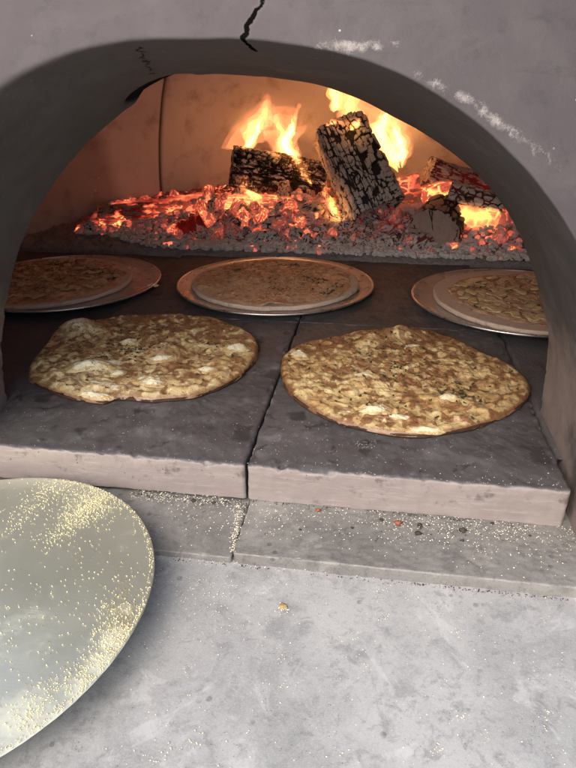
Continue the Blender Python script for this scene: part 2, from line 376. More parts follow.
def ring(rf, Yf, dr=0.):
    r = rf(ang)+dr; x = XC+r*np.cos(ang); z = r*np.sin(ang)
    zl = np.linspace(-.06, 0, NLEG, endpoint=False)
    X = np.concatenate([np.full(NLEG, x[0]), x, np.full(NLEG, x[-1])]); Z = np.concatenate([zl, z, zl[::-1]])
    A = np.concatenate([np.full(NLEG, math.pi), ang, np.full(NLEG, 0.)])
    return v3(X, Yf(X, A), Z)
def yo(X, A): return .438+.04*(1-np.sin(A))
rows = []; soff = []; ss_ = []
Od = ring(outer_r, yo); In = ring(inner_r, lambda X, A: plane_y(X))
A_full = np.concatenate([np.full(NLEG, math.pi), ang, np.full(NLEG, 0.)])
rad = v3(np.cos(A_full), 0*A_full, np.sin(A_full))
for d in list(np.linspace(.75, .30, 12))+list(np.linspace(.29, .012, 80)):      # front face, leaning back
    y = .42*d+.9*d*d
    rows.append(Od+rad*d+v3(0, y, 0)+v3(0*A_full, 0*A_full, 0)); soff.append(0); ss_.append(-d)
fpt = rows[-1]
wA = (.22+.78*sstep(1.5, 2.3, A_full))[:, None]; fpt = Od+(fpt-Od)*wA; spt = Od+(In-Od)*.05*wA
lst = rows[-1]
for t in np.linspace(0, 1, 9)[1:]: rows.append(lst*(1-t)+fpt*t); soff.append(0); ss_.append(-.001)
for t in np.linspace(.08, .92, 12):                                             # rolled edge
    rows.append(fpt*(1-t)**2+2*Od*t*(1-t)+spt*t*t); soff.append(sstep(.25, .9, t)); ss_.append(.0)
for s in [.02, .035]*0+list(np.linspace(.055, .985, 110)):                                           # tunnel
    hump = .013*np.exp(-((s-.22)/.10)**2)-.006*np.exp(-((s-.07)/.05)**2)
    m_ = sstep(1.9, 2.5, A_full)
    rows.append(Od*(1-s)+In*s-rad*(hump*m_)[:, None]); soff.append(1); ss_.append(s)
for t in (.2, .5, .8, 1.):                                                      # thickness behind
    rows.append(In+rad*(.004*t)+v3(0*A_full, .004*t-.002, 0*A_full)); soff.append(1); ss_.append(1.)
for d in (.012, .03, .06, .1, .14):
    rows.append(In+rad*d+v3(0*A_full, .004, 0*A_full)); soff.append(1); ss_.append(1.)
G_ = np.stack(rows, 0); nr, nc = G_.shape[:2]
S_ = np.array(ss_)[:, None]+0*G_[..., 0]
nz = fbm(G_*9, 4, 3)-.5
G_ += rad[None]*(nz*.006)[..., None]
# rough corner chips along the inner jamb edges
edge = np.exp(-((S_-1)/.02)**2)*(G_[..., 2] < .13)
G_ += rad[None]*(edge*sstep(.5, .75, fbm(G_*v3(60, 60, 60), 4, 5))*.006)[..., None]
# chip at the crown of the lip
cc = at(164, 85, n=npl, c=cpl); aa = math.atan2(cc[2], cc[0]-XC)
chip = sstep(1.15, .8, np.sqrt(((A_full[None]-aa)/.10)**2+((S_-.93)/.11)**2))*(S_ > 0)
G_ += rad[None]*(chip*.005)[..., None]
sc_pts = [(at(a, b, Y=.445), w) for a, b, w in ((318, 47, .6), (335, 45, .9), (352, 47, 1.1), (372, 44, .9), (395, 42, .6), (415, 74, .5), (440, 86, .7), (465, 98, .9), (485, 112, 1.), (500, 124, 1.), (520, 137, .9), (540, 152, .8), (560, 166, .6), (470, 75, .35), (520, 105, .35))]
scuff = np.zeros(G_.shape[:2])
for q, w in sc_pts:
    dx = (G_[..., 0]-q[0]); dz = (G_[..., 2]-q[2])
    ph = -.45 if q[0] > .0 else 0.
    u = dx*math.cos(ph)+dz*math.sin(ph); v_ = -dx*math.sin(ph)+dz*math.cos(ph)
    scuff = np.maximum(scuff, w*np.exp(-(u/.013)**2-(v_/.0045)**2))
scuff *= (S_ <= 0)
V = G_.reshape(-1, 3)
_g = G_[S_[:, 0] > .05].reshape(-1, 3)-C0; _z = _g@_fw; _px = 288+FPX*(_g@_rt)/_z; _py = 384-FPX*(_g@_up)/_z
P2 = []
for a, b in ((139, 47), (141.5, 54), (146, 60), (148, 67), (152.5, 75)):
    P2.append(tuple(_g[np.argmin((_px-a)**2+(_py-b)**2)]+C0))
MP = m_plaster(P2)
oven = thing('pizza_oven', 'grey rendered dome oven whose arched mouth has a crack above its crown', 'oven', (XC, .70, -.058))
OL = np.array(oven.location)
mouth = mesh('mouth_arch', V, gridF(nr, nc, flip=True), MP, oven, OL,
             dict(soffit=(np.array(soff)[:, None]+0*S_)*(1-(S_ > .0)*sstep(1.7, 2.4, A_full)[None]*(1-sstep(.06, .42, S_))*.85)*1., scuff=scuff, chip=sstep(.15, .6, chip)))  # soffit mask fades at left, putting a highlight band into the colour
# plaster texture coordinates are in world metres for the mouth
for vt in (mouth,): 
    vt.data.transform(Matrix.Translation(OL)); vt.location = -Vector(OL)
# dome lining
DC = np.array([-.14, 1.22]); DR, DH = .755, .60
na, nzv = 640, 110
th = np.linspace(0, 2*math.pi, na, endpoint=False)
ph = np.linspace(0, 1, nzv)
zz = np.where(ph < .55, -.012+ph/.55*.42, 0); 
prof = []
for t in ph:
    a = t*math.pi/2*.995; n_ = 2.5
    prof.append((math.cos(a)**(2/n_), math.sin(a)**(2/n_)))
prof = np.array(prof); 
th_seam = math.atan2(at(160, 150, Y=1.7)[1]-DC[1], at(160, 150, Y=1.7)[0]-DC[0])
# find azimuth where ray x=160 meets the wall
d_ = at(160, 150, Y=1.)-C0; best = None
for t in np.linspace(1.2, 2.4, 2400):
    p = C0+d_*t
    if (math.hypot(p[0]-DC[0], p[1]-DC[1])/DR)**2.5+(max(p[2], 0)/DH)**2.5 >= 1: best = p; break
th_seam = math.atan2(best[1]-DC[1], best[0]-DC[0]) % (2*math.pi)
TH, PR = np.meshgrid(th, np.arange(nzv), indexing='ij')
rr = DR*prof[PR, 0]; zz = DH*prof[PR, 1]-.012*(PR == 0)
dseam = (TH-th_seam)*rr
joint = np.exp(-(dseam/.0035)**2)*(TH > 0)
rr = rr+joint*.006+.004*sstep(0, .02, dseam)*(dseam < .5)
DX, DY = DC[0]+rr*np.cos(TH), DC[1]+rr*np.sin(TH)
DP = v3(DX, DY, zz); DP += v3(np.cos(TH), np.sin(TH), 0*TH)*((fbm(DP*7, 4, 8)-.5)*.012)[..., None]
cl = plane_y(DP[..., 0])+.012; DP[..., 1] = np.maximum(DP[..., 1], cl)
F = gridF(na, nzv, cu=True)
a_ = np.arctan2(DP[..., 2], DP[..., 0]-XC); r_ = np.hypot(DP[..., 2], DP[..., 0]-XC)
inside = ((DP[..., 1] <= cl+1e-6) & (r_ < inner_r(np.clip(a_, 0, math.pi))+.05)).ravel()
F = F[~inside[F].any(1)]
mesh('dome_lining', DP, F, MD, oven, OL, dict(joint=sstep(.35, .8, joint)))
# outer shell closing the oven (same render)
OS = v3((DR+.09)*prof[PR, 0]*np.cos(TH)+DC[0], (DR+.09)*prof[PR, 0]*np.sin(TH)+DC[1]+.02, (DH+.10)*prof[PR, 1]-.05*(PR == 0))
OS[..., 1] = np.maximum(OS[..., 1], plane_y(OS[..., 0])+.03)
a_ = np.arctan2(OS[..., 2], OS[..., 0]-XC); r_ = np.hypot(OS[..., 2], OS[..., 0]-XC)
ins = ((OS[..., 1] <= plane_y(OS[..., 0])+.03+1e-6) & (r_ < .47)).ravel(); F = gridF(na, nzv, cu=True); F = F[~ins[F].any(1)]
mesh('outer_shell', OS, F, MP, oven, OL, dict(soffit=0*zz, scuff=0*zz, chip=0*zz))

# ------------------------------------------------------------------ slabs, ledge, counter
def rounded_slab(x0, x1, y0, y1, z0, z1, r, seed, nx=150, ny=190, wob=.0016, ns=7):
    """top sheet + rounded rims + sides as one skin"""
    L, W = x1-x0, y1-y0
    nseg = [nx, ny, nx, ny]
    per = []; nor = []
    cs = [(x0, y0), (x1, y0), (x1, y1), (x0, y1)]
    cr = .004
    def corner(cx, cy, a0):
        for a in np.linspace(a0, a0+math.pi/2, 7): per.append((cx+cr*math.cos(a), cy+cr*math.sin(a))); nor.append((math.cos(a), math.sin(a)))
    corner(x0+cr, y0+cr, math.pi)
    for t in np.linspace(0, 1, nx)[1:-1]: per.append((x0+cr+(L-2*cr)*t, y0)); nor.append((0, -1))
    corner(x1-cr, y0+cr, -math.pi/2)
    for t in np.linspace(0, 1, ny)[1:-1]: per.append((x1, y0+cr+(W-2*cr)*t)); nor.append((1, 0))
    corner(x1-cr, y1-cr, 0)
    for t in np.linspace(0, 1, nx)[1:-1]: per.append((x1-cr-(L-2*cr)*t, y1)); nor.append((0, 1))
    corner(x0+cr, y1-cr, math.pi/2)
    for t in np.linspace(0, 1, ny)[1:-1]: per.append((x0, y1-cr-(W-2*cr)*t)); nor.append((-1, 0))
    per = np.array(per); nor = np.array(nor); n = len(per)
    rows = []
    for z in np.linspace(z0, z1-r, ns): rows.append((0, z, 0))
    for a in np.linspace(0, math.pi/2, 6)[1:]: rows.append((r*(1-math.cos(a)), z1-r+r*math.sin(a), 0))
    c = np.array([(x0+x1)/2, (y0+y1)/2])
    P = [v3(per[:, 0]-nor[:, 0]*i, per[:, 1]-nor[:, 1]*i, z) for i, z, _ in rows]
    base = P[-1]
    for f in list(1-(1-np.linspace(0, 1, 60)[1:])**1.0):
        q = base.copy(); q[:, :2] = base[:, :2]*(1-f)+c*f; P.append(q)
    P = np.stack(P, 0)
    w = (fbm(P*38, 4, seed)-.5)*wob*2; w2 = (fbm(P*160, 3, seed+4)-.5)*wob
    nn = np.zeros_like(P); nn[:len(rows), :, :2] = nor; nn[ns+1:, :, 2] = 1
    P += nn*(w+w2)[..., None]
    # nibbled arris
    nib = sstep(.60, .78, fbm(P*55, 4, seed+9)); k = np.zeros(len(P)); k[ns-1:ns+5] = 1
    P[..., 2] -= nib*k[:, None]*.0035
    return P, gridF(P.shape[0], P.shape[1], cv=True, flip=True)
def slab(name, label, cat, x0, x1, y0, y1, z0, z1, r, seed, mat, group=None, **kw):
    P, F = rounded_slab(x0, x1, y0, y1, z0, z1, r, seed, **kw); loc = ((x0+x1)/2, (y0+y1)/2, z0)
    return tag(mesh(name, P, F, mat, None, loc), label, cat, group)
MSR = m_slab(1.)
GS = 'firebrick slabs flooring the oven'
SY0 = .533
slab('hearth_slab', 'sooty firebrick slab at the oven mouth under the left cooked pizza', 'hearth slab', -.444, -.1227, SY0, .968, -.043, 0, .004, 1, MS, GS)
slab('hearth_slab', 'sooty firebrick slab at the oven mouth under the right cooked pizza', 'hearth slab', -.1205, .203, SY0, .968, -.043, 0, .004, 2, MS, GS)
slab('hearth_slab', 'dark firebrick slab deeper in the oven under the middle tray', 'hearth slab', -.444, -.1225, .9690, 1.40, -.043, -.0012, .0015, 3, MSR, GS)
slab('hearth_slab', 'dark firebrick slab deeper in the oven under the right tray', 'hearth slab', -.1198, .203, .9690, 1.40, -.043, -.0008, .0015, 4, MSR, GS)
# hearth floor round the slabs
gx, gy = np.meshgrid(np.linspace(-1.0, .75, 220), np.linspace(.60, 2.05, 200), indexing='ij')
P = v3(gx, gy, -.006+(fbm(v3(gx*25, gy*25, 0*gx), 4, 2)-.5)*.004)
hole = (gx > -.446) & (gx < .2055) & (gy < 1.402)
P[..., 2] -= np.where(hole, .04, 0)
tag(mesh('hearth_floor', P, gridF(220, 200), MF, None, (0, 0, 0)), 'blackened floor of the oven around the firebrick slabs', None, None, 'structure')
GL = 'stone ledge pieces below the firebrick slabs'
lx = -.1185
slab('ledge_stone', 'grey ledge stone left of the crumb-filled joint, partly under the round peel', 'ledge stone', -.62, lx-.0006, .447, .62, -.075, -.0485, .0012, 5, ML, GL, nx=200, ny=60)
slab('ledge_stone', 'grey ledge stone right of the crumb-filled joint, with a pale worn front edge', 'ledge stone', lx+.0006, .42, .4475, .62, -.075, -.0435, .0018, 6, ML, GL, nx=220, ny=60)
mesh_c = slab('counter', 'grey polished concrete counter in front of the oven', None, -1.3, 1.2, -.5, .66, -.13, CZ-.0006, .01, 7, MC, nx=90, ny=70, wob=.0006)
mesh_c['kind'] = 'structure'
gp = mesh('ground', [(-30, -30, -.95), (30, -30, -.95), (30, 30, -.95), (-30, 30, -.95)], [[0, 1, 2, 3]], m_simple('bounce_ground', (.2, .19, .18), (.3, .29, .27), 3)); tag(gp, 'unseen pale ground sheet added below the counter to bounce light', None, None, 'structure')  # unseen sheet added under the counter to bounce light

# ------------------------------------------------------------------ pizzas
def resample(poly, n=420):
    """outline (xy) -> radius per angle round the centroid"""
    poly = np.array(poly); c = np.array([(poly[:, 0].min()+poly[:, 0].max())/2, (poly[:, 1].min()+poly[:, 1].max())/2])
    a = np.arctan2(poly[:, 1]-c[1], poly[:, 0]-c[0]); r = np.hypot(poly[:, 1]-c[1], poly[:, 0]-c[0])
    o = np.argsort(a); a = a[o]; r = r[o]; a = np.concatenate([a-2*math.pi, a, a+2*math.pi]); r = np.tile(r, 3)
    t = np.linspace(-math.pi, math.pi, n, endpoint=False); rr = np.interp(t, a, r)
    k = np.array([1, 4, 6, 4, 1])/16.
    rr = sum(np.roll(rr, i-2)*k[i] for i in range(5)); rr = sum(np.roll(rr, i-2)*k[i] for i in range(5))
    return c, t, rr
def cheese_sheet(c, t, rr, z0, thick, bumps, seed, crust=.010, amp=.004, nr_=170, mscale=1., rimh=.0):
    n = len(t); f = np.linspace(0, 1, nr_)**.9
    T, Fr = np.meshgrid(t, f); Rr = rr[None]*(1+.022*(fbm(v3(np.cos(t)*8, np.sin(t)*8, 0*t), 5, seed, .65)-.5)*2)[None]*Fr
    X = c[0]+Rr*np.cos(T); Y = c[1]+Rr*np.sin(T)
    e = np.clip((rr[None]-Rr)/crust, 0, 1)
    Q = v3(X*1., Y*1., 0*X)
    H = thick*np.sqrt(1-(1-e)**2)
    lump = (fbm(Q*34, 3, seed+2)-.45)*amp*1.0+(fbm(Q*120, 4, seed+5)-.5)*amp*.95
    d1, d2, _ = voro(Q*62, seed+8); lump -= np.exp(-(d1/.33)**2)*amp*.35
    H = H+lump*sstep(.15, 1., e)
    if rimh: H = H+rimh*np.exp(-((e-.75)/.35)**2)
    mz = np.zeros_like(H)
    for (bx, by, sx, sy, rot, h, m) in bumps:
        dx, dy = X-bx, Y-by; u = dx*math.cos(rot)+dy*math.sin(rot); v_ = -dx*math.sin(rot)+dy*math.cos(rot)
        g = np.exp(-((u/sx)**2+(v_/sy)**2)); H += h*g*(.75+.5*fbm(Q*70, 3, seed+11)); mz = np.maximum(mz, m*g)
    rim = np.exp(-((rr[None]-Rr)/.006)); global BROWN; BROWN = np.clip((fbm(Q*110, 4, seed+5)-.42)*3+np.exp(-(d1/.33)**2)*.25+.8*(fbm(Q*22, 3, seed+15)-.5)+.55*sstep(c[1]-.04, c[1]+.15, Y), 0, 1.2)
    return v3(X, Y, z0+np.maximum(H, .0006)), mz, rim, H
def disc_under(c, t, rr, z0, z1, seed, bulge=.003, dr=0.):
    rows = []; k = 12
    for i, a in enumerate(np.linspace(-math.pi/2, math.pi/2, k)):
        rows.append(v3(c[0]+(rr+dr+bulge*math.cos(a))*np.cos(t), c[1]+(rr+dr+bulge*math.cos(a))*np.sin(t), (z0+z1)/2+(z1-z0)/2*math.sin(a)))
    for f in (.97, .93, .85): rows.append(v3(c[0]+(rr+dr)*f*np.cos(t), c[1]+(rr+dr)*f*np.sin(t), z1-.0005+0*t))
    P = np.stack(rows, 0); rad_ = v3(np.cos(t), np.sin(t), 0*t)
    P += rad_[None]*((fbm(P*60, 4, seed)-.5)*.005)[..., None]
    P[:k, :, 2] += (fbm(P[:k]*40, 3, seed+3)-.5)*.002*np.linspace(0, 1, k)[:, None]
    P[..., 2] = np.maximum(P[..., 2], z0)
    return P, gridF(P.shape[0], P.shape[1], cv=True, flip=True)
def blob(cx, cy, z, a, b, h, rot, seed, nt=72, nr_=26):
    """low melted mound; mozz attribute fades to its edge"""
    t = np.linspace(0, 2*math.pi, nt, endpoint=False); f = np.linspace(0, 1, nr_); T, Fr = np.meshgrid(t, f)
    w = 1+.45*(fbm(v3(np.cos(t)*1.3+seed, np.sin(t)*1.3, 0*t), 3, seed)-.5)*2
    u = a*w[None]*Fr*np.cos(T); v_ = b*w[None]*Fr*np.sin(T)
    X = cx+u*math.cos(rot)-v_*math.sin(rot); Y = cy+u*math.sin(rot)+v_*math.cos(rot)
    H = h*(1-Fr**2)**.8+(fbm(v3(X, Y, 0*X)*120, 3, seed)-.5)*.0022*(1-Fr)
    return v3(X, Y, z+H-.0012*Fr), gridF(nr_, nt, cv=True, flip=True), (1-Fr**3)
def leaf(p, s, yaw, seed, curl=.4):
    n = 6; u = np.linspace(-1, 1, n); w = .42*np.sqrt(np.maximum(0, 1-u*u))*(1+.25*np.sin(u*9+seed))+.03
    a = v3(u*s, w*s, curl*s*(u*u)+.0), v3(u*s, 0*u, curl*s*u*u+.15*s), v3(u*s, -w*s, curl*s*u*u)
    P = np.stack(a, 0); c_, s_ = math.cos(yaw), math.sin(yaw)
    X = P[..., 0]*c_-P[..., 1]*s_; Y = P[..., 0]*s_+P[..., 1]*c_
    return v3(X+p[0], Y+p[1], P[..., 2]+p[2]), gridF(3, n)
MCH = m_cheese('browned_cheese', (.60, .50, .28), (.46, .33, .155), (.26, .135, .058), (.12, .04, .016), (.78, .73, .55), spot=.50, gloss=.2, sc=1.55)
MCR = m_cheese('browned_cheese_darker', (.54, .42, .215), (.42, .28, .12), (.24, .115, .048), (.115, .034, .013), (.70, .63, .44), spot=.42, gloss=.22, sc=1.6)
MCG = m_cheese('grated_cheese_topping', (.60, .42, .28), (.48, .29, .17), (.36, .19, .10), (.20, .09, .045), (.66, .54, .38), spot=.66, gloss=.5, sc=1.3)
MHB = m_simple('wilted_herb', (.02, .028, .012), (.055, .06, .025), 120, .6)
MDC = m_dough('scorched_crust', (.06, .026, .014), (.018, .009, .006)); MDO = m_dough()
MMZ = m_cheese('melted_mozzarella', (.74, .63, .38), (.68, .54, .29), (.45, .28, .11), (.30, .13, .05), (.84, .77, .54), spot=.7, gloss=.3)
MYK = m_simple('golden_oil_bubble', (.62, .30, .07), (.48, .2, .05), 60, .25)

def sample_h(P, x, y):
    q = P.reshape(-1, 3); i = np.argmin((q[:, 0]-x)**2+(q[:, 1]-y)**2); return q[i, 2]
def cooked_pizza(label, outline, bumps_px, patches, seed, mat, herbs):
    poly = [at(a, b, z=.008)[:2] for a, b in outline]; c, t, rr = resample(poly)
    loc = (c[0], c[1], 0.0005)
    T = thing('pizza', label, 'pizza', loc, 'cooked pizzas on the firebrick slabs')
    bp = []
    for (px, py, sx, sy, rot, h, m) in bumps_px:
        q = at(px, py, z=.012); bp.append((q[0], q[1], sx, sy, rot, h*1.25, m))
    P, mz, rim, H = cheese_sheet(c, t, rr, .0022, .0078, bp, seed, amp=.0078, crust=.012)
    cru, cf = disc_under(c, t, rr, .0004, .0052, seed, .0015, -.0015)
    mesh('crust', cru, cf, MDC, T, loc)
    mesh('cheese_layer', P, gridF(P.shape[0], P.shape[1], cv=True, flip=True), mat, T, loc, dict(mozz=mz, rim=rim, brown=BROWN))
    for i, (px, py, a, b, h, rot) in enumerate(patches):
        q = at(px, py, z=.014); z = sample_h(P, q[0], q[1])
        a, b = a*1.35, b*1.35; bP, bF, bm = blob(q[0], q[1], 0, a, b, h*1.25, rot, seed*13+i)
        # drape over the cheese below
        flat = bP.reshape(-1, 3); src = P.reshape(-1, 3); m_ = (abs(src[:, 0]-q[0]) < a*2+.01) & (abs(src[:, 1]-q[1]) < a*2+.01); src = src[m_]
        for k_ in range(len(flat)):
            flat[k_, 2] += src[np.argmin((src[:, 0]-flat[k_, 0])**2+(src[:, 1]-flat[k_, 1])**2), 2]*.35+z*.65-.0004
        mesh('mozzarella_patch', flat.reshape(bP.shape), bF, mat, T, loc, dict(mozz=bm*1.0-.12, rim=0*bm, brown=.25+0*bm))
    parts = []
    src = P[:int(P.shape[0]*.93)].reshape(-1, 3)
    cl = [src[i] for i in RNG.integers(0, len(src), 16)]
    for k_ in range(herbs):
        if k_ % 2: b = cl[RNG.integers(0, len(cl))]; w = RNG.normal(size=2)*.014; i = np.argmin((src[:, 0]-b[0]-w[0])**2+(src[:, 1]-b[1]-w[1])**2)
        else: i = RNG.integers(0, len(src))
        parts.append(leaf(src[i]+np.array([0, 0, .0004]), RNG.uniform(.0012, .0042), RNG.uniform(0, 6.28), k_, .25))
    v_, f_ = merge(parts); hb = mesh('herb_flakes', v_, f_, MHB, T, loc); hb['kind'] = 'stuff'
    return T, P
PL = [(28.7, 365), (28.7, 378), (44, 385), (63, 393), (85, 398), (107, 400), (112, 396), (124, 395.5), (137, 397), (154.5, 398), (163, 397), (193.6, 394), (215, 387), (237, 376), (252, 361), (258.7, 345), (252, 333), (233, 325), (219.6, 319), (193.6, 315), (150, 314), (107, 318), (76, 322), (61, 328), (46, 342), (37, 353)]
PLX, PLP = cooked_pizza('browned cheese pizza with creamy white bumps on the left firebrick slab', PL,
    [(80, 330, .030, .020, .3, .013, .75), (90, 369, .034, .018, .35, .009, .8), (165, 352, .03, .02, 0, .010, .5), (233, 348, .026, .02, .4, .006, .55), (150, 380, .05, .014, .1, .004, .55), (100, 385, .05, .016, -.15, .003, .6), (90, 345, .03, .02, 0, -.003, 0), (205, 328, .04, .03, 0, .002, 0), (160, 335, .035, .02, 0, .006, .25)],
    [(79, 327, .020, .013, .005, .2), (88, 369, .024, .011, .0045, .5), (112, 361, .012, .009, .003, .1), (160, 357, .016, .009, .004, .3), (152, 382, .014, .008, .003, 0.), (236, 348, .013, .012, .003, .5), (206, 368, .011, .008, .0025, .2), (92, 391, .02, .006, .003, -.1), (118, 371, .01, .007, .003, .8), (128, 340, .011, .007, .003, .4)],
    21, MCH, 260)
PR_ = [(280.6, 362), (283, 354), (302, 342), (339, 335), (371, 329), (403, 326), (419, 328), (451, 337), (482.5, 352), (514, 366), (530, 381), (530, 394), (514, 407), (493, 418), (466.6, 426), (440, 431), (413.5, 433), (376, 428.5), (339, 420), (307, 404), (288.6, 388.8), (281.7, 375.5)]
PRX, PRP = cooked_pizza('largest browned pizza, evenly speckled, on the right slab', PR_,
    [(400, 336, .04, .018, .1, .013, .15), (370, 342, .03, .015, .5, .009, .4), (298, 354, .016, .012, 0, .005, .6), (362, 380, .03, .02, 0, .006, .35), (378, 408, .03, .014, 0, .005, .5), (440, 399, .03, .015, 0, .005, .4), (480, 385, .04, .03, 0, -.003, 0), (330, 380, .04, .02, 0, .002, .1)],
    [(299, 354, .011, .009, .003, 0.), (362, 377, .013, .007, .0025, .2), (374, 410, .014, .007, .003, .1), (448, 398, .013, .008, .004, .2), (412, 345, .012, .006, .002, .5), (425, 425, .02, .005, .0025, .1), (345, 408, .01, .006, .002, .4), (400, 415, .012, .006, .002, -.2)],
    33, MCR, 330)
# ------------------------------------------------------------------ trays with pale pizzas
MT = m_tray()
MON = m_simple('translucent_onion', (.60, .47, .28), (.46, .33, .17), 60, .3, .0006)
MON2 = m_simple('baked_cheese_shred', (.52, .31, .18), (.40, .22, .11), 90, .5, .0006)
def tray(label, cx, cy, r):
    T = thing('pizza_tray', label, 'pizza tray', (cx, cy, 0), 'round metal pizza trays')
    t = np.linspace(0, 2*math.pi, 200, endpoint=False)
    pr = [(0, .0035), (.3, .0035), (.6, .0035), (.83, .0035), (.855, .0037), (.88, .0048), (.93, .0072), (.975, .0095), (.985, .0096)]
    P = np.stack([v3(cx+r*a*np.cos(t), cy+r*a*np.sin(t), b+0*t) for a, b in pr]+[v3(cx+r*a*np.cos(t), cy+r*a*np.sin(t), b-.0012+0*t) for a, b in pr[::-1]], 0)
    mesh('pan', P, gridF(len(P), 200, cv=True, flip=True), MT, T, (cx, cy, 0))
    a = np.linspace(0, 2*math.pi, 12, endpoint=False)
    P = np.stack([v3(cx+(r*.99+.0022*math.cos(q))*np.cos(t), cy+(r*.99+.0022*math.cos(q))*np.sin(t), .0095+.0022*math.sin(q)+0*t) for q in a], 0)
    mesh('rolled_rim', P, gridF(12, 200, cu=True, cv=True, flip=True), MT, T, (cx, cy, 0))
    return T
def strip(p, L, w, yaw, bend, th_, seed):
    n = 12; s = np.linspace(-.5, .5, n); x = s*L; y = bend*(s*s*4)*L*.3; zc = .0012*np.sin(s*7+seed)
    ww = w*(1-(2*np.abs(s))**4*.7); m = 8; a = np.linspace(0, 2*math.pi, m, endpoint=False)
    P = np.stack([v3(x, y+ww*math.cos(q), zc+th_*math.sin(q)+.25*th_) for q in a], 0)
    c_, s_ = math.cos(yaw), math.sin(yaw)
    V_ = v3(P[..., 0]*c_-P[..., 1]*s_+p[0], P[..., 0]*s_+P[..., 1]*c_+p[1], P[..., 2]+p[2])
    Fs = gridF(m, n, cu=True, flip=True).tolist(); Fs.append([i*n for i in range(m)]); Fs.append([i*n+n-1 for i in range(m)][::-1])
    return V_, Fs
def pale_pizza(label, cx, cy, rad_, zb, seed, topr, nstrip, smat, sl, herbs, nherb, bumps=(), shred=0, part='onion_slice'):
    t = np.linspace(-math.pi, math.pi, 300, endpoint=False)
    rr = rad_*(1+.03*(fbm(v3(np.cos(t)*1.5+seed, np.sin(t)*1.5, 0*t), 3, seed)-.5)*2); c = np.array([cx, cy]); loc = (cx, cy, zb)
    T = thing('pizza', label, 'pizza', loc, 'pale pizzas on metal trays')
    P, F = disc_under(c, t, rr, zb, zb+.0085, seed, .003, -.002)
    # close the top of the dough
    top = np.stack([v3(cx+(rr-.002)*f*np.cos(t), cy+(rr-.002)*f*np.sin(t), zb+.0083+(fbm(v3(np.cos(t)*f*6, np.sin(t)*f*6, 0*t), 3, seed+1)-.5)*.002) for f in np.linspace(.9, 0, 20)], 0)
    V_, F_ = merge([(P, F), (top, gridF(20, 300, cv=True, flip=True))])
    mesh('dough_base', V_, F_, MDO, T, loc)
    bp = [(at(a, b, z=.02)[0], at(a, b, z=.02)[1], sx, sy, ro, h, m) for a, b, sx, sy, ro, h, m in bumps]
    P, mz, rim, H = cheese_sheet(c, t, rr*topr*(1+.06*(fbm(v3(np.cos(t)*5, np.sin(t)*5, 0*t), 3, seed+6)-.5)*2), zb+.0062, .0032, bp, seed+2, crust=.012, amp=.004, nr_=120)
    mesh('cheese_layer', P, gridF(P.shape[0], P.shape[1], cv=True, flip=True), MCG, T, loc, dict(mozz=mz, rim=rim*.2, brown=BROWN*.6))
    src = P[:int(P.shape[0]*.9)].reshape(-1, 3)
    for k_ in range(nstrip):
        a = RNG.uniform(0, 6.28); q = rad_*topr*.9*math.sqrt(RNG.random()); p = np.array([cx+q*math.cos(a), cy+q*math.sin(a)])
        i = np.argmin((src[:, 0]-p[0])**2+(src[:, 1]-p[1])**2); L = RNG.uniform(*sl)
        V_, F_ = strip(src[i]+np.array([0, 0, RNG.uniform(0, .003)]), L, L*RNG.uniform(.2, .34), RNG.uniform(0, 3.14), RNG.uniform(-1, 1), .0010, k_)
        mesh(part, V_, F_, smat, T, loc)
    if shred:
        pt = []
        for k_ in range(shred):
            i = RNG.integers(0, len(src)); L = RNG.uniform(.006, .016)
            pt.append(strip(src[i]+np.array([0, 0, .0004]), L, L*.11, RNG.uniform(0, 3.14), RNG.uniform(-1, 1), .0009, k_))
        V_, F_ = merge(pt); o = mesh('cheese_shreds', V_, F_, MON2, T, loc); o['kind'] = 'stuff'
    pt = []; cl = [src[np.argmin((src[:, 0]-at(a, b, z=.02)[0])**2+(src[:, 1]-at(a, b, z=.02)[1])**2)] for a, b in herbs]
    for k_ in range(nherb):
        if cl and k_ % 6: b = cl[RNG.integers(0, len(cl))]; w = RNG.normal(size=2)*np.array([.013, .009]); i = np.argmin((src[:, 0]-b[0]-w[0])**2+(src[:, 1]-b[1]-w[1])**2)
        else: i = RNG.integers(0, len(src))
        pt.append(leaf(src[i]+np.array([0, 0, .0012+RNG.random()*.001]), RNG.uniform(.002, .0055), RNG.uniform(0, 6.28), k_, .35))
    V_, F_ = merge(pt); o = mesh('herb_flakes', V_, F_, MHB, T, loc); o['kind'] = 'stuff'
    return T
TC, TL, TR = (-.191, 1.155, .190), (-.607, 1.11, .190), (.258, 1.12, .190)
tray('round metal pizza tray in the middle of the oven, seen whole', *TC)
tray('round metal pizza tray at the left with a white dab on its rim', *TL)
tray('round metal pizza tray at the right, partly behind the oven jamb', *TR)
pale_pizza('pale pizza on the middle tray, grated cheese browned by the fire', -.193, 1.160, .160, .0038, 41, .955, 0, MON2, (.012, .022),
           [(291, 262), (310, 276), (318, 279), (282, 287), (338, 284), (235, 268), (330, 291)], 110, [(205, 283, .02, .015, 0, .005, .5), (330, 283, .02, .014, 0, .005, .5), (275, 301, .03, .012, 0, .005, .5), (340, 290, .02, .012, 0, .004, .5), (240, 275, .05, .03, 0, .003, 0)], shred=320)
pale_pizza('chunky pale pizza with dark herbs on the left tray', -.640, 1.105, .165, .0038, 55, .93, 70, MON, (.016, .03),
           [(60, 276), (90, 268), (110, 270), (60, 262), (118, 277), (40, 285)], 90, [(120, 287, .02, .012, 0, .004, .5), (50, 290, .03, .02, 0, .004, .3)], shred=250)
pale_pizza('pale pizza with onion strips and a bare dough rim on the right tray', .285, 1.12, .176, .0038, 67, .84, 72, MON, (.022, .045),
           [(508, 288), (523, 300), (470, 285), (490, 305)], 40, [(500, 300, .03, .02, 0, .005, .4), (470, 290, .03, .02, 0, .004, .3)], shred=150)
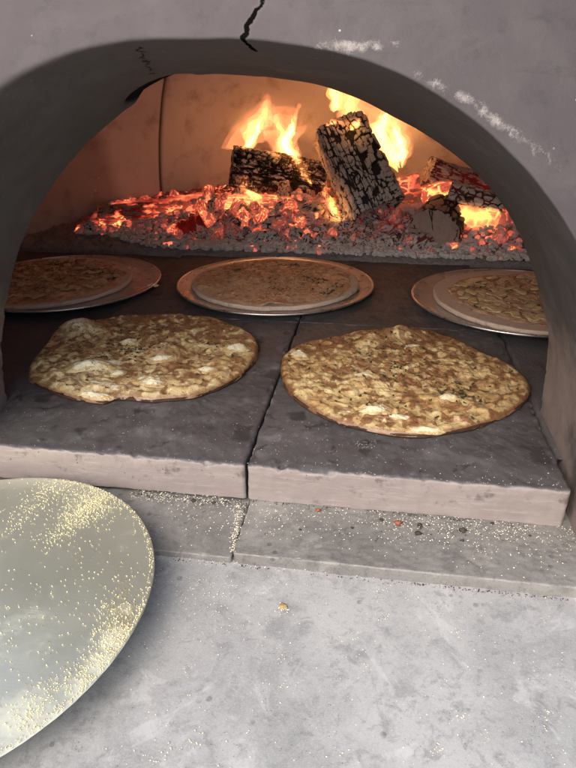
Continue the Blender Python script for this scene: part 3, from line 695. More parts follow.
q = at(152, 283, z=.012); bP, bF, bm = blob(q[0], q[1], .0075, .012, .007, .004, .2, 5)  # white dab: low pale mound on the left tray's rim
tag(mesh('white_dab', bP, bF, m_simple('pale_dab', (.75, .72, .62), (.65, .62, .52), 100, .4), None, (q[0], q[1], .007)), 'small white dab on the rim of the left tray', 'cheese scrap')

# ------------------------------------------------------------------ fire bed
topx = np.array([-1.0, -.80, -.72, -.60, -.48, -.36, -.2, -.05, .06, .16, .26, .36, .50, .7])
toph = np.array([.010, .015, .045, .055, .065, .085, .085, .050, .060, .085, .105, .095, .06, .04])
def bed_h(x, y):
    h = np.interp(x, topx, toph); return h*sstep(1.40, 1.64, y)+.012*sstep(1.36, 1.40, y)
gx, gy = np.meshgrid(np.linspace(-.98, .70, 520), np.linspace(1.335, 2.03, 260), indexing='ij')
rc = np.hypot(gx-DC[0], gy-DC[1]); fr = 1.372+.02*(fbm(v3(gx*9, gx*0, gx*0), 4, 4)-.5)
bz = bed_h(gx, gy)+(fbm(v3(gx*30, gy*30, 0*gx), 5, 9)-.5)*.022*sstep(1.36, 1.42, gy)
d1, d2, _ = voro(v3(gx*75, gy*75, 0*gx), 3); bz += .006*(1-np.clip(d1*1.6, 0, 1))*sstep(1.35, 1.40, gy)+(fbm(v3(gx*170, gy*170, 0*gx), 3, 12)-.5)*.006
bz = np.where(gy < fr, -.03, np.minimum(bz, -.03+(gy-fr)*2.2+.03)); bz = np.maximum(bz, -.03)
HS = [(-.66, 1.0, .09), (-.47, 1., .07), (-.34, 1.1, .10), (-.18, .8, .09), (.0, .5, .07), (.10, .45, .05), (.26, 1.1, .05), (.18, .6, .05), (.34, .6, .05)]
def heat_x(x): return np.clip(sum(a*np.exp(-((x-c)/s)**2) for c, a, s in HS), 0, 1.2)
hot = heat_x(gx)*sstep(1.46, 1.56, gy)*.75
msk = rc < DR+.01
F = gridF(520, 260); F = F[msk.ravel()[F].all(1)]
tag(mesh('ash_bed', v3(gx, gy, bz), F, MA, None, (0, 0, 0), dict(hot=hot)), 'grey ash and fine cinders spread across the back of the oven', 'ash', None, 'stuff')

def orient(P, p0, p1, up=(0, 0, 1)):
    p0, p1 = np.array(p0, float), np.array(p1, float); a = p1-p0; L = np.linalg.norm(a); a /= L
    b = np.cross(np.array(up, float), a); b /= np.linalg.norm(b); c = np.cross(a, b)
    return p0+P[..., :1]*a+P[..., 1:2]*b+P[..., 2:]*c
def log_mesh(p0, p1, w, h, seed, power=2.6, cell=(.016, .022), depth=.006, taper=(1, 1), rough=.12, nu=150, nv=200, up=(0, 0, 1), roll=0., wander=.0, endcell=.5, hollow=0., grid=False):
    """burnt log with a cracked skin. axis p0->p1; superellipse section w x h"""
    L = np.linalg.norm(np.array(p1)-np.array(p0)); u = np.linspace(0, 1, nu); t = np.linspace(0, 2*math.pi, nv, endpoint=False)
    U, T = np.meshgrid(u, t, indexing='ij')
    r = (np.abs(np.cos(T))**power+np.abs(np.sin(T))**power)**(-1/power)
    big = 1+rough*(fbm(v3(np.cos(T)*1.4+seed, np.sin(T)*1.4, U*L*9), 3, seed)-.5)*2
    tp = taper[0]+(taper[1]-taper[0])*U
    cy = wander*(fbm(v3(U*3, 0*U+seed, 0*U), 2, seed)-.5)
    Yl = w*r*np.cos(T+roll)*big*tp; Zl = h*r*np.sin(T+roll)*big*tp
    arc = T/(2*math.pi)*math.pi*(w+h)
    # periodic voronoi domain: map round the section
    Q = v3(np.cos(T)*w/cell[0], np.sin(T)*h/cell[0], U*L/cell[1]); Q = Q+v3(0, 0, 0)+(fbm(Q*.8, 3, seed+2)[..., None]-.5)*.8
    d1, d2, idc = voro(Q, seed); crack = 1-sstep(.04, .26, d2-d1)
    if grid:
        per = np.stack([np.cos(t)*w*(np.abs(np.cos(t))**power+np.abs(np.sin(t))**power)**(-1/power), np.sin(t)*h*(np.abs(np.cos(t))**power+np.abs(np.sin(t))**power)**(-1/power)], -1)
        dl = np.linalg.norm(np.roll(per, -1, 0)-per, axis=1); al = np.cumsum(dl)-dl; tot = dl.sum(); ncol = max(4, int(round(tot/cell[0])))
        wx = (fbm(v3(np.cos(T)*3, np.sin(T)*3, U*L*26), 4, seed+1)-.5)*2.4; q = (al/tot*ncol)[None]+wx
        col = np.floor(q); fc = q-col; hc = _h((col % ncol).astype(np.int64), 0*col.astype(np.int64), 0*col.astype(np.int64), seed)
        rw = U*L/cell[1]*(.75+.6*hc)+hc*7.3+(fbm(v3(np.cos(T)*5, np.sin(T)*5, U*L*40), 4, seed+6)-.5)*2.0+(fc-.5)*.25*(hc-.5)
        fr_ = rw-np.floor(rw); idc = _h((col % ncol).astype(np.int64), np.floor(rw).astype(np.int64), 0*col.astype(np.int64), seed+2)
        wd = -.02+.24*fbm(v3(np.cos(T)*4, np.sin(T)*4, U*L*30), 3, seed+4)
        ed = np.minimum(np.minimum(fc, 1-fc)*1., np.minimum(fr_, 1-fr_)*1.1)
        crack = 1-sstep(wd*.5, wd*1.6, ed); crack = np.maximum(crack, (idc < .13)*.8*(fbm(v3(np.cos(T)*2, np.sin(T)*2, U*L*12), 3, seed+8) > .45))
    lng = 1-sstep(.02, .10, np.abs(fbm(v3(np.cos(T)*4+seed, np.sin(T)*4, U*L*5), 3, seed+7)-.5)*2)
    crack = np.maximum(crack, lng*.8)
    P = v3(U*L, Yl, Zl+cy); nrm = v3(0*U, np.cos(T+roll), np.sin(T+roll))
    P = P+nrm*(-crack*depth+(idc-.5)*depth*.8)[..., None]
    er = (fbm(v3(np.cos(T)*3, np.sin(T)*3, U*0+seed), 3, seed+5)-.5)*.035*L
    P[..., 0] += er*((2*U-1)**3)
    caps = []; cf = []; cc_ = []
    rows = [P]; 
    nk = 26
    def cap(E, sgn):
        c = E.mean(0); out = []; cr = []
        for f in np.linspace(.96, 0, nk):
            q = c+(E-c)*f; rr_ = f
            ring_ = (.5+.5*np.sin(rr_*26+fbm(v3(q[:, 1]*40, q[:, 2]*40, 0*q[:, 1]), 4, seed)*9))*.6; rc_ = (1-sstep(.004, .02, np.abs(fbm(v3(np.cos(t)*1.3, np.sin(t)*1.3, 0*t+seed+.5*f), 4, seed+31)-.5)))*(f < .95)
            e1, e2, ei = voro(v3(q[:, 1]/(cell[0]*1.3), q[:, 2]/(cell[0]*1.3), 0*q[:, 1]+seed), seed+3)
            k = 1-sstep(.03, .2, e2-e1); k = k*endcell
            q = q.copy(); q[:, 0] = c[0]+(q[:, 0]-c[0])*f+sgn*(.012*L*min(1, (1-f)*4)-.0012*ring_-k*depth*.8-hollow*(1-f)**.5*.9-.0*f)
            out.append(q); cr.append(np.maximum(np.maximum(k, rc_*.9), .75*sstep(.55, 1., ring_)*(1-endcell)))
        return out, cr
    c0, k0 = cap(P[0], -1); c1, k1 = cap(P[-1], 1)
    full = np.concatenate([np.stack(c0[::-1], 0), P, np.stack(c1, 0)], 0); ck = np.concatenate([np.stack(k0[::-1], 0), crack, np.stack(k1, 0)], 0)
    return orient(full, p0, p1, up), ck, gridF(full.shape[0], nv, cv=True)
def firelog(name, label, cat, p0, p1, w, h, color, hotf, seed, group=None, **kw):
    P, ck, F = log_mesh(p0, p1, w, h, seed, **kw)
    loc = np.array([(p0[i]+p1[i])/2 for i in range(3)]); loc[2] = P[..., 2].min()
    hot = hotf(P) if callable(hotf) else hotf+0*ck
    o = mesh(name, P, F, ME, None, tuple(loc), dict(crack=ck, hot=hot)); o.color = (*color, 1)
    return tag(o, label, cat, group)
g1 = 'burning logs at the back of the oven'
def A(px, py, Y): return tuple(at(px, py, Y=Y))
# tall upright split log, cracked pale squares
p0, p1 = A(377, 212, 1.56), A(338, 128, 1.66)
firelog('firewood_log', 'tall split log leaning upright, cracked into pale ash squares, flame at its top', 'log', p0, p1, .066, .052, (.2, 1.3, .0),
        lambda P: .15+1.3*sstep(.06, .0, P[..., 2]), 101, g1, power=4.5, cell=(.0155, .019), depth=.0075, rough=.05, taper=(1.0, .95), up=(.25, -1, .25), roll=.1, nu=260, nv=360, hollow=.03, grid=True)
# dark crackled log lying across, behind
firelog('firewood_log', 'black charred log with pale flakes lying left of the upright log', 'log', A(232, 166, 1.66), A(322, 182, 1.72), .052, .050, (.45, .44, 0.),
        lambda P: .9*sstep(.14, .05, P[..., 2])*fbm(P*25, 3, 1), 103, g1, power=3.5, cell=(.018, .035), depth=.009, rough=.18, nu=200, nv=260, grid=True)
# hot pinkish log under it
firelog('firewood_log', 'long glowing log flaking pink under the black log', 'log', A(226, 204, 1.58), A(328, 212, 1.62), .040, .028, (1., .85, .25),
        lambda P: .35+.6*fbm(P*18, 3, 2)+.4*sstep(-.25, -.33, P[..., 0]), 105, g1, power=2.4, cell=(.012, .05), depth=.005, rough=.25, nu=180, nv=220, grid=True)
firelog('firewood_log', 'ash covered glowing stick lying in front of the long glowing log', 'log', A(236, 224, 1.50), A(318, 217, 1.54), .019, .015, (.85, .9, .1),
        lambda P: .05+.7*sstep(.5, .75, fbm(P*30, 3, 5)), 107, g1, power=2.2, cell=(.010, .02), depth=.004, rough=.3, nu=120, nv=120)
# left glowing log
firelog('firewood_log', 'reddish brown log at the far left, glowing along its underside', 'log', A(100, 220, 1.52), A(196, 216, 1.60), .036, .036, (1., .62, .7),
        lambda P: .08+.8*sstep(.06, .01, P[..., 2])+.5*sstep(-.62, -.5, P[..., 0])+.5*sstep(.55, .7, fbm(P*20, 3, 4)), 109, g1, power=2.8, cell=(.02, .055), depth=.006, rough=.2, nu=180, nv=220, grid=True)
firelog('firewood_log', 'thin bark covered stick on top of the far left log', 'log', A(112, 208, 1.57), A(205, 198, 1.66), .02, .014, (.9, .3, .9),
        lambda P: .2+.5*fbm(P*22, 3, 7), 110, g1, power=2.2, cell=(.015, .05), depth=.004, rough=.35, nu=120, nv=120)
# short charred chunk
firelog('firewood_chunk', 'short dark charred block tilted in front of the ember heap', 'wood block', A(177, 236, 1.475), A(203, 222, 1.50), .036, .028, (.75, .32, .6),
        lambda P: .25+.55*sstep(.45, .7, fbm(P*28, 3, 9)), 111, g1, power=3.2, cell=(.025, .02), depth=.007, rough=.22)
# round log end at the right
firelog('firewood_log', 'round log lying end on with rings and cracks, right of the upright log', 'log', A(434, 233, 1.45), A(446, 212, 1.64), .060, .056, (.5, .66, .75),
        lambda P: .04+.7*sstep(1.56, 1.62, P[..., 1]), 113, g1, power=2.05, cell=(.03, .05), depth=.004, rough=.10, endcell=.35, nu=120, nv=260)
# pinkish log upper right
firelog('firewood_log', 'pale pinkish log highest at the right, cracked across', 'log', A(428, 170, 1.66), A(500, 196, 1.70), .036, .034, (.36, 1.1, .25),
        lambda P: .35+.6*sstep(.12, .05, P[..., 2]), 115, g1, power=3.6, cell=(.022, .045), depth=.006, rough=.16, grid=True)
firelog('firewood_chunk', 'charred black and grey wedge above the glowing hollow at the right', 'wood block', A(450, 190, 1.56), A(503, 204, 1.54), .032, .020, (.35, .75, .05),
        lambda P: .2+.9*sstep(.085, .05, P[..., 2]), 117, g1, power=3.0, cell=(.016, .02), depth=.008, rough=.3)
# yellow hot wall inside the hollow
firelog('firewood_log', 'white hot log burning yellow inside the hollow at the right', 'log', A(456, 224, 1.52), A(494, 228, 1.53), .030, .046, (.80, .1, .3),
        lambda P: .55+.75*fbm(P*24, 3, 77), 119, g1, power=3, cell=(.025, .03), depth=.008, rough=.2)
firelog('firewood_log', 'pink glowing log standing against the right jamb side of the hollow', 'log', A(504, 252, 1.50), A(500, 208, 1.58), .030, .034, (.95, .7, .5),
        lambda P: .45+.3*fbm(P*20, 3, 3), 121, g1, power=2.8, cell=(.022, .04), depth=.006, rough=.22, up=(0, -1, 0))
firelog('firewood_chunk', 'square glowing pink block between the upright log and the right logs', 'wood block', A(398, 188, 1.62), A(420, 184, 1.62), .028, .030, (.75, .75, .45),
        .6, 123, g1, power=4, cell=(.02, .03), depth=.005, rough=.15)
firelog('firewood_chunk', 'small pink cube of charcoal glowing in the middle of the ash', 'wood block', A(286, 236, 1.465), A(296, 234, 1.465), .017, .018, (.95, .7, .3),
        .75, 125, g1, power=5, cell=(.02, .03), depth=.002, rough=.1, nu=60, nv=80)
firelog('firewood_chunk', 'ash grey lump split by a glowing seam in the middle of the bed', 'wood block', A(238, 240, 1.47), A(272, 226, 1.49), .026, .020, (.7, .78, .0),
        lambda P: .8*sstep(.52, .7, fbm(P*24, 3, 12)), 127, g1, power=2.4, cell=(.018, .02), depth=.008, rough=.35)
firelog('firewood_chunk', 'reddish log piece left of the hollow, glowing under the pale log', 'wood block', A(424, 198, 1.60), A(452, 190, 1.62), .030, .026, (1., .6, .6),
        .7, 129, g1, power=3, cell=(.02, .03), depth=.006, rough=.2)

# individual embers
def ember_variant(seed, nu=26, nv=20):
    t = np.linspace(0, 2*math.pi, nu, endpoint=False); p = np.linspace(0, math.pi, nv); T, Ph = np.meshgrid(t, p)
    D = v3(np.sin(Ph)*np.cos(T), np.sin(Ph)*np.sin(T), np.cos(Ph)); rng = np.random.default_rng(seed)
    nn = rng.normal(size=(16, 3)); nn /= np.linalg.norm(nn, axis=1)[:, None]; off = rng.uniform(.82, 1., 16)
    dd = np.clip(D@nn.T, 1e-3, None); rr_ = np.minimum((off/dd).min(-1), 1.25)
    rr_ = rr_*(1+.34*(fbm(D*1.8+seed, 5, seed, .6)-.5)*2); d1, d2, _ = voro(D*2.0+seed, seed); ck = 1-sstep(.02, .14, d2-d1)
    P = D*(rr_-ck*.07)[..., None]*v3(1.25, .9, .8); return P, ck
EV = []
for s in range(14):
    P, ck = ember_variant(200+s); hotv = .55+.9*(fbm(P*1.4+s, 3, s)-.3)
    me_o = mesh('ember', P, gridF(P.shape[0], P.shape[1], cv=True, flip=True), ME, None, (0, 0, 0), dict(crack=ck, hot=np.clip(hotv, .15, 1.2)))
    EV.append(me_o.data); bpy.data.objects.remove(me_o)
logsegs = []
ge = 'loose embers heaped round the logs'
LAB = {0: 'lump of dull grey charcoal lying loose in the ember bed', 1: 'lump of red glowing charcoal lying loose in the ember bed', 2: 'lump of bright orange charcoal lying loose in the ember bed'}
def ember(x, y, z, s, heat, ash, brown):
    o = bpy.data.objects.new('ember', EV[RNG.integers(0, len(EV))]); COL.objects.link(o)
    o.location = (x, y, z); o.rotation_euler = tuple(RNG.uniform(0, 6.28, 3)); k = RNG.uniform(.8, 1.2, 3)*s; o.scale = tuple(k)
    o.color = (heat, ash, brown, s*1.3)
    tag(o, LAB[0 if heat < .45 else (1 if heat < .85 else 2)], 'ember', ge)
cnt = 0
for k_ in range(258):
    x = RNG.uniform(-.74, .40) if k_ % 3 else RNG.uniform(-.45, .42)
    y = 1.43+abs(RNG.normal())*.085
    if y > 1.72: y = RNG.uniform(1.45, 1.7)
    s = RNG.uniform(.006, .0165)*(1.35 if RNG.random() < .15 else 1)*(.75 if -.70 < x < -.45 else 1)
    if x < -.52: y = 1.47+RNG.uniform(0, .16)
    if -.70 < x < -.5 and y < 1.57 and RNG.random() < .8: x = RNG.uniform(-.05, .15)
    if .19 < x < .34 and y < 1.64: x = RNG.uniform(-.45, -.05); y = 1.52
    if .10 < x < .24 and y < 1.47: y = 1.50+RNG.uniform(0, .1); x = RNG.uniform(-.02, .1)
    hx = float(heat_x(np.array(x))); ht = np.clip(hx*RNG.uniform(.3, 1.15)+RNG.uniform(-.25, .12), 0, 1.1)
    if RNG.random() < .38: ht *= .25
    if y < 1.46: ht *= .55
    if -.06 < x < .16: ht *= .75
    ember(x, y, float(bed_h(np.array(x), np.array(y)))+s*.45, s, ht, RNG.uniform(.5, 1.), RNG.uniform(0, .3))
for px, py, Y, s, ht in ((80, 233, 1.50, .017, .95), (92, 230, 1.51, .012, .7), (125, 242, 1.46, .018, .95), (115, 238, 1.46, .010, .9), (143, 200, 1.62, .022, .85), (175, 197, 1.64, .02, .7), (208, 192, 1.64, .028, .9),
                         (200, 206, 1.55, .022, 1.05), (212, 216, 1.52, .024, .95), (213, 232, 1.49, .022, 1.1), (222, 200, 1.56, .026, 1.0), (238, 205, 1.53, .024, 1.05), (243, 214, 1.50, .022, 1.05), (262, 213, 1.50, .020, .95), (230, 253, 1.405, .013, .8), (238, 250, 1.41, .009, .7),
                         (300, 222, 1.50, .018, .95), (318, 238, 1.47, .016, .7), (322, 248, 1.42, .010, .6), (332, 233, 1.48, .014, .8), (410, 240, 1.44, .013, .7), (400, 250, 1.42, .009, .7), (430, 252, 1.40, .008, .9), (395, 215, 1.52, .022, .35),
                         (385, 225, 1.5, .018, .3), (420, 225, 1.50, .012, .8), (452, 245, 1.45, .016, 1.), (492, 252, 1.46, .014, .8), (470, 250, 1.45, .013, .9), (500, 235, 1.46, .02, .6), (515, 250, 1.44, .018, .7)):
    p = at(px, py, Y=Y); s = min(s, .0175); ember(p[0], p[1], p[2]-.004, s, ht*.92, .7, .2)

# cinders: the uncountable small fragments
cv, cf, ch, cc2 = [], [], [], []; base_ = [ember_variant(400+i, 7, 5)[0] for i in range(8)]; bf = gridF(5, 7, cv=True, flip=True); n0 = 0
for k_ in range(5200):
    x = RNG.uniform(-.74, .42); y = 1.385+RNG.random()**1.3*.24+.07*float(sstep(-.5, -.7, np.array(x))); s = RNG.uniform(.0015, .0065) if k_ % 3 else RNG.uniform(.003, .009)
    b = base_[k_ % 8]*s; a = RNG.uniform(0, 6.28); bx = b[..., 0]*math.cos(a)-b[..., 1]*math.sin(a); by = b[..., 0]*math.sin(a)+b[..., 1]*math.cos(a)
    cv.append(v3(bx+x, by+y, b[..., 2]+float(bed_h(np.array(x), np.array(y)))+s*.5+.002).reshape(-1, 3)); cf.append(bf+n0); n0 += 35
    hh = float(heat_x(np.array(x)))*(RNG.random() < (.30 if y > 1.46 else .05))*RNG.uniform(.5, 1.1); ch.append(np.full(35, hh)); cc2.append(np.full(35, .1))
cd = mesh('cinders', np.concatenate(cv), np.concatenate(cf), ME, None, (0, 0, 0), dict(hot=np.concatenate(ch), crack=np.concatenate(cc2)), smooth=False)
cd.color = (1., .82, .1, 1); tag(cd, 'small grey cinders and sparks strewn between the logs', 'cinders', None, 'stuff')

# ------------------------------------------------------------------ flames (real emitting volumes)
def m_gas(name, col, st):
    k = NT(name); e = k.t.nodes.new('ShaderNodeEmission'); k.lk(col, e.inputs[0]); e.inputs[1].default_value = st
    k.t.links.new(e.outputs[0], k.out.inputs['Volume']); k.m.cycles.homogeneous_volume = True
    return k.m
GAS = [m_gas('thin_orange_flame', (1., .25, .09), .32), m_gas('orange_flame', (1., .29, .09), .45), m_gas('amber_flame', (1., .33, .075), .7), m_gas('bright_flame', (1., .38, .08), 1.0)]
MFY = m_gas('yellow_flame_core', (1., .42, .085), 2.6)
def flame_mesh(path, wid, dep, seed, nt=26, n=84):
    P = catmull(path, n); s = np.linspace(0, 1, n); w = np.interp(s, np.linspace(0, 1, len(wid)), wid); w = np.convolve(np.pad(w, 3, 'edge'), np.ones(7)/7, 'valid')
    w *= .35+1.3*fbm(v3(s*9, 0*s+seed*3.1, 0*s), 3, seed)
    t = np.linspace(0, 2*math.pi, nt, endpoint=False); S, T = np.meshgrid(s, t, indexing='ij'); W = w[:, None]
    wob = 1+.8*(fbm(v3(S*6, np.cos(T)*1.1, np.sin(T)*1.1+seed), 4, seed)-.5)*2; wob = np.maximum(wob, .15)
    L = np.linalg.norm(P[-1]-P[0])
    sw = v3(.09*L*(fbm(v3(s*5, 0*s+seed*1.7, 0*s), 3, seed)-.5)*2*s, .3*w*np.cos(s*7+seed), 0*s)
    tip = np.clip((1-s)*5, 0.02, 1)[:, None]*np.clip(s*9+.1, 0, 1)[:, None]
    return P[:, None]+sw[:, None]+v3(W*wob*tip*np.cos(T), W*dep*wob*tip*np.sin(T), .5*W*wob*tip*np.sin(T*2+seed)), nt, n
def flame(label, pts, Y, wid, seed, dep=.8, core=None):
    path = [at(a, b, Y=Y) for a, b in pts]; loc = tuple(path[0]); wid = np.array(wid)*1.15
    T = thing('flame', label, 'flame', loc, 'flames over the burning logs')
    def shell(name, wd, m, path, sd, dy=0.):
        P, nt, n = flame_mesh(path, wd, dep, sd); P = P+np.array([0, dy, 0]); F = gridF(n, nt, cv=True).tolist()+[list(range(nt)), [(n-1)*nt+i for i in range(nt)][::-1]]
        mesh(name, P, F, m, T, loc)
    for i, (q, m, top) in enumerate(((.98, 0, .97), (.8, 1, .93), (.58, 1, .85), (.42, 2, .75), (.24, 3, .6))):
        pp_ = catmull(path, 20)[:max(4, int(20*top))]
        shell('flame_layer', wid*q, GAS[m], list(pp_[::3])+[pp_[-1]], seed*10+i//2*3, (i-3)*.0015)
    if core:
        cp = [at(a, b, Y=Y-.004) for a, b in core[0]]; shell('flame_core', np.array(core[1])*.9, MFY, cp, seed+3); shell('flame_core', np.array(core[1])*1.5, GAS[3], cp, seed+3)
flame('tall pale orange flame rising from the left end of the black log', [(248, 150), (252, 132), (262, 118), (266, 104), (270, 92)], 1.66, [.012, .030, .034, .024, .010, .001], 1, core=([(242, 150), (250, 143), (258, 130), (262, 118)], [.004, .010, .007, .004, .001]))
flame('wide flickering flame over the middle of the black log', [(290, 160), (282, 146), (284, 132), (278, 118), (284, 104)], 1.68, [.012, .030, .032, .022, .010, .001], 2)
flame('narrow yellow flame licking up beside the tall pale one', [(303, 178), (297, 160), (283, 146), (292, 132), (295, 117), (300, 100)], 1.63, [.003, .011, .013, .011, .008, .005, .001], 3, core=([(298, 160), (285, 146), (291, 132), (294, 118)], [.003, .008, .008, .006, .001]))
flame('small flame at the right end of the black log', [(312, 186), (302, 168), (296, 152), (298, 140)], 1.62, [.004, .012, .012, .007, .001], 4)
flame('low yellow flame tongue in front of the black log', [(258, 199), (248, 193), (243, 186), (245, 174)], 1.56, [.004, .012, .011, .006, .001], 5, core=([(262, 198), (252, 194), (244, 188)], [.003, .007, .006, .001]))
flame('broad bright flame right of the upright log', [(398, 172), (388, 152), (380, 136), (384, 120), (390, 106), (392, 96)], 1.68, [.010, .030, .034, .030, .028, .016, .001], 6, core=([(400, 168), (390, 150), (380, 136), (384, 122), (388, 110)], [.004, .012, .014, .014, .010, .001]))
flame('second bright flame trailing down the right of the upright log', [(402, 168), (402, 150), (398, 136), (396, 122), (386, 108)], 1.69, [.008, .016, .020, .020, .012, .001], 7, core=([(403, 162), (402, 150), (398, 136), (394, 124)], [.004, .007, .008, .007, .001]))
flame('flame curtain behind the upright log reaching out under the arch', [(350, 130), (350, 110), (352, 92), (350, 74), (345, 60)], 1.74, [.03, .045, .045, .035, .02, .001], 8, core=([(334, 112), (335, 100), (334, 88), (332, 76)], [.003, .010, .010, .006, .001]))
flame('flame curling over the top end of the upright log', [(326, 126), (336, 122), (350, 124), (360, 118)], 1.585, [.003, .010, .012, .009, .001], 9, core=([(346, 129), (354, 127), (359, 120)], [.003, .007, .006, .001]))
flame('thin flame at the foot of the upright log on its left side', [(340, 222), (332, 208), (326, 194), (327, 180)], 1.53, [.003, .008, .010, .006, .001], 10, core=([(340, 220), (333, 206), (329, 195)], [.002, .006, .006, .001]))

# ------------------------------------------------------------------ peel
pn = np.array([-.0488, -.0124, 1.]); pn /= np.linalg.norm(pn); pc = np.array([-.3411, .3434, -.030]); PRAD = .1744
pe1 = np.cross(np.array([0, 1., 0]), pn); pe1 /= np.linalg.norm(pe1); pe2 = np.cross(pn, pe1)
peel = thing('pizza_peel', 'round metal pizza peel dusted with semolina, at the lower left', 'pizza peel', tuple(pc))
nt, nr_ = 360, 60
t = np.linspace(0, 2*math.pi, nt, endpoint=False); T, Fr = np.meshgrid(t, np.linspace(0, 1, nr_)**.8)
Rr = PRAD*Fr*(1+.003*(fbm(v3(np.cos(T)*30, np.sin(T)*30, 0*T), 3, 2)-.5)*Fr)
Zt = .0009+(fbm(v3(Rr*np.cos(T)*6, Rr*np.sin(T)*6, 0*T), 3, 3)-.5)*.0015-.0009*sstep(.985, 1., Fr)
top = pc+pe1*(Rr*np.cos(T))[..., None]+pe2*(Rr*np.sin(T))[..., None]+pn*Zt[..., None]
bot = top-pn*.0018*sstep(1.0, .985, Fr)[..., None]-pn*.0004
film_sheen_pts = [(60, 745, 60, 1.), (20, 720, 45, .9), (115, 640, 22, 1.), (100, 665, 24, .9), (80, 690, 26, .8), (40, 650, 60, .5), (125, 610, 16, .7)]  # semolina film that also puts the sky's reflected brightness into the lower end
film_sheen = np.zeros(Fr.shape)
for px, py, r, a in film_sheen_pts:
    q = at(px, py, n=pn, c=pc); film_sheen = np.maximum(film_sheen, a*np.exp(-(np.sum((top-q)**2, -1))/(r*.00075)**2))
V_, F_ = merge([(top, gridF(nr_, nt, cv=True, flip=True)), (bot, gridF(nr_, nt, cv=True))])
mesh('peel_blade', V_, F_, m_peel(), peel, tuple(pc), dict(film_sheen=np.concatenate([film_sheen.ravel(), 0*film_sheen.ravel()])))
MHND = m_simple('brushed_steel_handle', (.4, .4, .39), (.5, .5, .49), 60, .35, .0002, .9)
hd = np.array([-.62, -.78, .0]); hd /= np.linalg.norm(hd); hd = hd-pn*np.dot(hd, pn); hs = pc+hd*(PRAD-.02)+pn*-.004; he = hs+hd*.75+np.array([0, 0, .12])
pth = catmull([hs, hs+hd*.06+pn*.004, he], 40); tt = np.linspace(0, 2*math.pi, 20, endpoint=False); sd = np.cross(hd, pn)
P = np.stack([pth+sd*.011*math.cos(a)+pn*.007*math.sin(a) for a in tt], 0)
mesh('handle', P, gridF(20, 40, cu=True).tolist()+[[i*40 for i in range(20)][::-1], [i*40+39 for i in range(20)]], MHND, peel, tuple(pc))

# ------------------------------------------------------------------ semolina grains and crumbs
OCT = np.array([(1, 0, 0), (-1, 0, 0), (0, 1, 0), (0, -1, 0), (0, 0, 1), (0, 0, -1)], float); OF = [(0, 2, 4), (2, 1, 4), (1, 3, 4), (3, 0, 4), (2, 0, 5), (1, 2, 5), (3, 1, 5), (0, 3, 5)]
def grains(name, pts, smin, smax, mat, label):
    n = len(pts); pts = np.array(pts); a = RNG.uniform(0, 6.28, n); b = RNG.uniform(-.8, .8, n); s = RNG.uniform(smin, smax, (n, 1, 1))*RNG.uniform(.6, 1.3, (n, 6, 1))
    V_ = OCT[None]*s*np.array([1.2, .9, .75]); x = V_[..., 0]*np.cos(a)[:, None]-V_[..., 1]*np.sin(a)[:, None]; y = V_[..., 0]*np.sin(a)[:, None]+V_[..., 1]*np.cos(a)[:, None]
    z = V_[..., 2]+x*np.sin(b)[:, None]*.5; V_ = v3(x, y, z)+pts[:, None]+v3(0*a, 0*a, s[:, 0, 0]*.5)[:, None]
    F_ = (np.array(OF)[None]+(np.arange(n)*6)[:, None, None]).reshape(-1, 3)
    return tag(mesh(name, V_, F_, mat, None, (0, 0, 0), smooth=False), label, 'semolina', None, 'stuff')
MSE = m_simple('yellow_semolina', (.72, .67, .44), (.58, .51, .30), 900, .7, .0001)
MSW = m_simple('pale_flour_grain', (.72, .68, .54), (.55, .5, .38), 900, .7, .0001)
MBR = m_simple('toasted_semolina', (.40, .28, .10), (.2, .13, .05), 900, .7, .0001)
MBK = m_simple('burnt_crumb', (.010, .008, .006), (.045, .03, .02), 300, .7, .0006)
def on_peel(px, py, lift=.0012):
    q = at(px, py, n=pn, c=pc); return q+pn*lift if np.linalg.norm(q-pc) < PRAD*.995 else None
pp, pb = [], []
def add(lst, fn, *a):
    q = fn(*a); 
    if q is not None: lst.append(q)
for k_ in range(900):   # two streaks fanning from the top edge
    s_ = RNG.beta(1.2, 2.2); add(pp, on_peel, 112-75*s_+RNG.normal()*7, 488+62*s_+RNG.normal()*6)
for k_ in range(650): add(pp, on_peel, 88+RNG.normal()*18, 503+RNG.normal()*12)
for k_ in range(350):
    s_ = RNG.beta(1., 2.); add(pp, on_peel, 55-60*s_+RNG.normal()*7, 484+60*s_+RNG.normal()*5)
for k_ in range(700): add(pp, on_peel, RNG.uniform(-60, 156), RNG.uniform(478, 760))
for k_ in range(500): add(pp, on_peel, 118+RNG.normal()*14, 632+RNG.normal()*20)
for k_ in range(350): add(pb, on_peel, 124+RNG.normal()*9, 622+RNG.normal()*20)
for k_ in range(120): add(pb, on_peel, RNG.uniform(20, 150), RNG.uniform(490, 690))
for k_ in range(420):
    s_ = RNG.random(); add(pp, on_peel, 135-120*s_+RNG.normal()*5, 632+95*s_+RNG.normal()*9)
for k_ in range(700):   # grains caught on the rim
    a = RNG.uniform(-1.9, 1.5); rr_ = PRAD*RNG.uniform(.975, .997); pp.append(pc+pe1*rr_*math.cos(a)+pe2*rr_*math.sin(a)+pn*.001)
grains('semolina', pp, .00036, .00075, MSE, 'yellow semolina grains strewn over the round peel')
grains('toasted_semolina', pb, .0003, .0006, MBR, 'brown toasted grains gathered along the right side of the peel')
ct = []
for k_ in range(330): ct.append(at(RNG.uniform(100, 620), RNG.uniform(562, 790), z=CZ))
for k_ in range(260): ct.append(at(200+RNG.normal()*60, 575+abs(RNG.normal())*35, z=CZ))
for k_ in range(260): 
    x = RNG.uniform(410, 580); ct.append(at(x, 557+(x-239)*.0745+4+abs(RNG.normal())*2, z=CZ))
